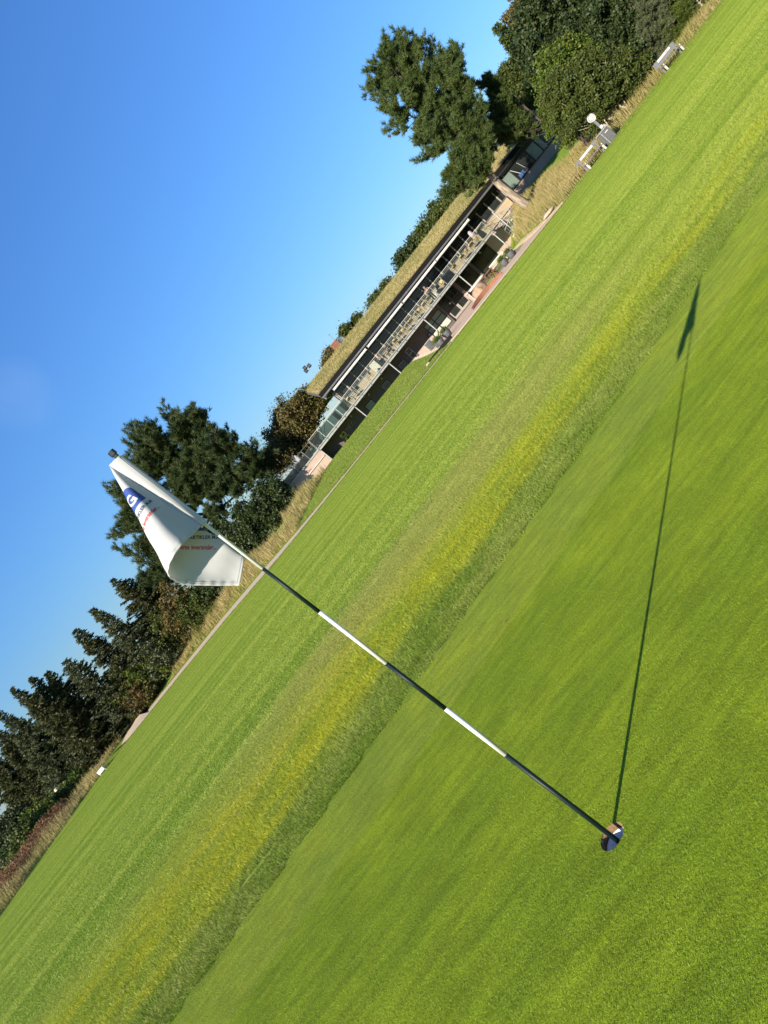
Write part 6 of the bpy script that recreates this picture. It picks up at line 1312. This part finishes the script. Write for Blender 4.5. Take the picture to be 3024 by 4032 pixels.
# ------------------------------------------------------------------ people on the balcony
def skinned(name, joints, edges, radii, m, parent, root=0):
    bm = bmesh.new(); sk = bm.verts.layers.skin.verify(); idx = {}
    for k, v in joints.items():
        b = bm.verts.new(v); rr = radii[k]; b[sk].radius = (rr, rr) if not isinstance(rr, tuple) else rr; b[sk].use_root = (k == list(joints)[root]); idx[k] = b
    for a, b in edges: bm.edges.new((idx[a], idx[b]))
    me = bpy.data.meshes.new(name); bm.to_mesh(me); bm.free(); me.materials.append(m)
    o = link(bpy.data.objects.new(name, me), parent)
    o.modifiers.new('skin', 'SKIN').use_smooth_shade = True
    s = o.modifiers.new('sub', 'SUBSURF'); s.levels = 1; s.render_levels = 2
    return o
def person(label, loc, rz, J, top, bottom, hair='hair', shorts=True):
    """J: joint positions for hip, chest, neck, head, knees, ankles, elbows, wrists (x right, y front, z up)"""
    t = thing('person', label, 'person', loc, rz)
    J = {k: Vector(v) for k, v in J.items()}
    sh = 0.19; up = (J['neck'] - J['hip']).normalized(); sx = Vector((1, 0, 0))
    J['sl'] = J['neck'] - up * 0.07 - sx * sh; J['sr'] = J['neck'] - up * 0.07 + sx * sh
    J['hl'] = J['hip'] - sx * 0.10; J['hr'] = J['hip'] + sx * 0.10
    J['waist'] = J['hip'].lerp(J['chest'], 0.45)
    J['crown'] = J['head'] + (J['head'] - J['neck']).normalized() * 0.09
    fwd = Vector((0, 1, 0)); J['nose'] = J['head'] + fwd * 0.115
    R = dict(hip=0.135, waist=0.125, chest=0.15, neck=0.058, head=0.098, crown=0.075, nose=0.016, sl=0.07, sr=0.07, el=0.044, er=0.044, wl=0.03, wr=0.03, hl=0.10, hr=0.10, kl=0.06, kr=0.06, al=0.042, ar=0.042)
    E2 = [('hip', 'waist'), ('waist', 'chest'), ('chest', 'neck'), ('neck', 'head'), ('head', 'crown'), ('head', 'nose'), ('chest', 'sl'), ('chest', 'sr'), ('sl', 'el'), ('sr', 'er'), ('el', 'wl'), ('er', 'wr'), ('hip', 'hl'), ('hip', 'hr'), ('hl', 'kl'), ('hr', 'kr'), ('kl', 'al'), ('kr', 'ar')]
    for s in 'lr':
        d = (J['w' + s] - J['e' + s]).normalized(); side = d.cross(Vector((0, 0, 1))); side = side.normalized() if side.length > 0.1 else Vector((1, 0, 0))
        J['p' + s] = J['w' + s] + d * 0.055; R['p' + s] = 0.032; E2.append(('w' + s, 'p' + s))
        for q, (o, L) in enumerate(((-0.027, 0.075), (-0.009, 0.09), (0.009, 0.085), (0.027, 0.065))):
            a, b = 'f%s%da' % (s, q), 'f%s%db' % (s, q)
            J[a] = J['p' + s] + d * 0.03 + side * o; J[b] = J[a] + d * L * 0.8 + Vector((0, 0, -0.03)); R[a] = 0.010; R[b] = 0.008
            E2 += [('p' + s, a), (a, b)]
        J['t' + s] = J['w' + s] + d * 0.04 + side * 0.05 + Vector((0, 0, 0.01)); R['t' + s] = 0.011; E2.append(('w' + s, 't' + s))
        J['toe' + s] = J['a' + s] + Vector((0, 0.16, -0.04)); R['toe' + s] = 0.034; E2.append(('a' + s, 'toe' + s))
    order = ['hip'] + [k for k in J if k != 'hip']
    body = skinned('body', {k: J[k] for k in order}, E2, R, MT['skin'], t)
    C = {k: J[k] for k in ('waist', 'hip', 'chest', 'sl', 'sr')}; C['ul'] = J['sl'].lerp(J['el'], 0.75); C['ur'] = J['sr'].lerp(J['er'], 0.75); C['nk'] = J['chest'].lerp(J['neck'], 0.75)
    skinned('shirt', C, [('hip', 'waist'), ('waist', 'chest'), ('chest', 'sl'), ('chest', 'sr'), ('chest', 'nk'), ('sl', 'ul'), ('sr', 'ur')], dict(hip=0.15, waist=0.145, chest=0.168, sl=0.083, sr=0.083, ul=0.066, ur=0.066, nk=0.075), MT[top], t)
    f = 0.8 if shorts else 1.0; g = {'hip': J['hip'] - up * 0.02, 'hl': J['hl'], 'hr': J['hr'], 'kl': J['hl'].lerp(J['kl'], f), 'kr': J['hr'].lerp(J['kr'], f)}; e = [('hip', 'hl'), ('hip', 'hr'), ('hl', 'kl'), ('hr', 'kr')]; rr = dict(hip=0.152, hl=0.118, hr=0.118, kl=0.085, kr=0.085)
    if not shorts:
        g['al'] = J['kl'].lerp(J['al'], 0.9); g['ar'] = J['kr'].lerp(J['ar'], 0.9); e += [('kl', 'al'), ('kr', 'ar')]; rr['al'] = rr['ar'] = 0.06
    skinned('shorts' if shorts else 'trousers', g, e, rr, MT[bottom], t)
    hd = J['head']; MB().ball((hd.x, hd.y - 0.025, hd.z + 0.045), (0.104, 0.112, 0.095), 12, 8).build('hair', MT[hair], t, smooth=True, world=False)
    for s in (-1, 1):
        MB().ball((hd.x + s * 0.04, hd.y + 0.094, hd.z + 0.012), (0.013, 0.008, 0.009), 8, 5).build('eye', MT['lamp_black'], t, world=False); MB().ball((hd.x + s * 0.102, hd.y, hd.z), (0.014, 0.028, 0.034), 8, 6).build('ear', MT['skin'], t, smooth=True, world=False)
    MB().ball((hd.x, hd.y + 0.094, hd.z - 0.045), (0.026, 0.007, 0.008), 8, 5).build('mouth', MT['pink_cloth'], t, world=False)
    return t
seated = dict(hip=(0, 0, 0.56), chest=(0, -0.03, 0.92), neck=(0, 0.0, 1.11), head=(0, 0.04, 1.27), kl=(-0.14, 0.44, 0.52), kr=(0.14, 0.44, 0.52), al=(-0.14, 0.46, 0.08), ar=(0.14, 0.46, 0.08), el=(-0.26, 0.10, 0.78), er=(0.26, 0.10, 0.78), wl=(-0.16, 0.34, 0.76), wr=(0.16, 0.34, 0.76))
standing = dict(hip=(0, -0.22, 0.95), chest=(0, -0.05, 1.28), neck=(0, 0.05, 1.45), head=(0, 0.12, 1.60), kl=(-0.11, -0.22, 0.52), kr=(0.11, -0.16, 0.52), al=(-0.12, -0.30, 0.08), ar=(0.12, -0.2, 0.08), el=(-0.27, 0.16, 1.22), er=(0.27, 0.16, 1.22), wl=(-0.18, 0.36, 1.24), wr=(0.18, 0.36, 1.24))
cc1 = copy_tree(dk0); cc1.location = (11.05, 72.95, FZ); cc1.rotation_euler = (0, 0, -1.75); cc1['label'] = 'dark chair under the seated man in black shorts'
person('seated man in pale pink shirt and black shorts at the balcony rail', (11.05, 72.95, FZ - 0.02), -1.75, seated, 'pink_cloth', 'black_cloth')
cc2 = copy_tree(dk0); cc2.location = (12.35, 73.1, FZ); cc2.rotation_euler = (0, 0, 1.9); cc2['label'] = 'dark chair under the seated person in dark top'
person('seated person in dark top leaning towards the balcony table', (12.35, 73.1, FZ - 0.02), 1.9, {**seated, 'chest': (0, 0.03, 0.9), 'neck': (0, 0.1, 1.08), 'head': (0, 0.17, 1.23)}, 'black_cloth', 'orange_cloth')
person('standing person in grey shirt leaning forward on the balcony rail', (18.75, 72.55, FZ), math.pi, standing, 'grey_cloth', 'black_cloth', shorts=False)
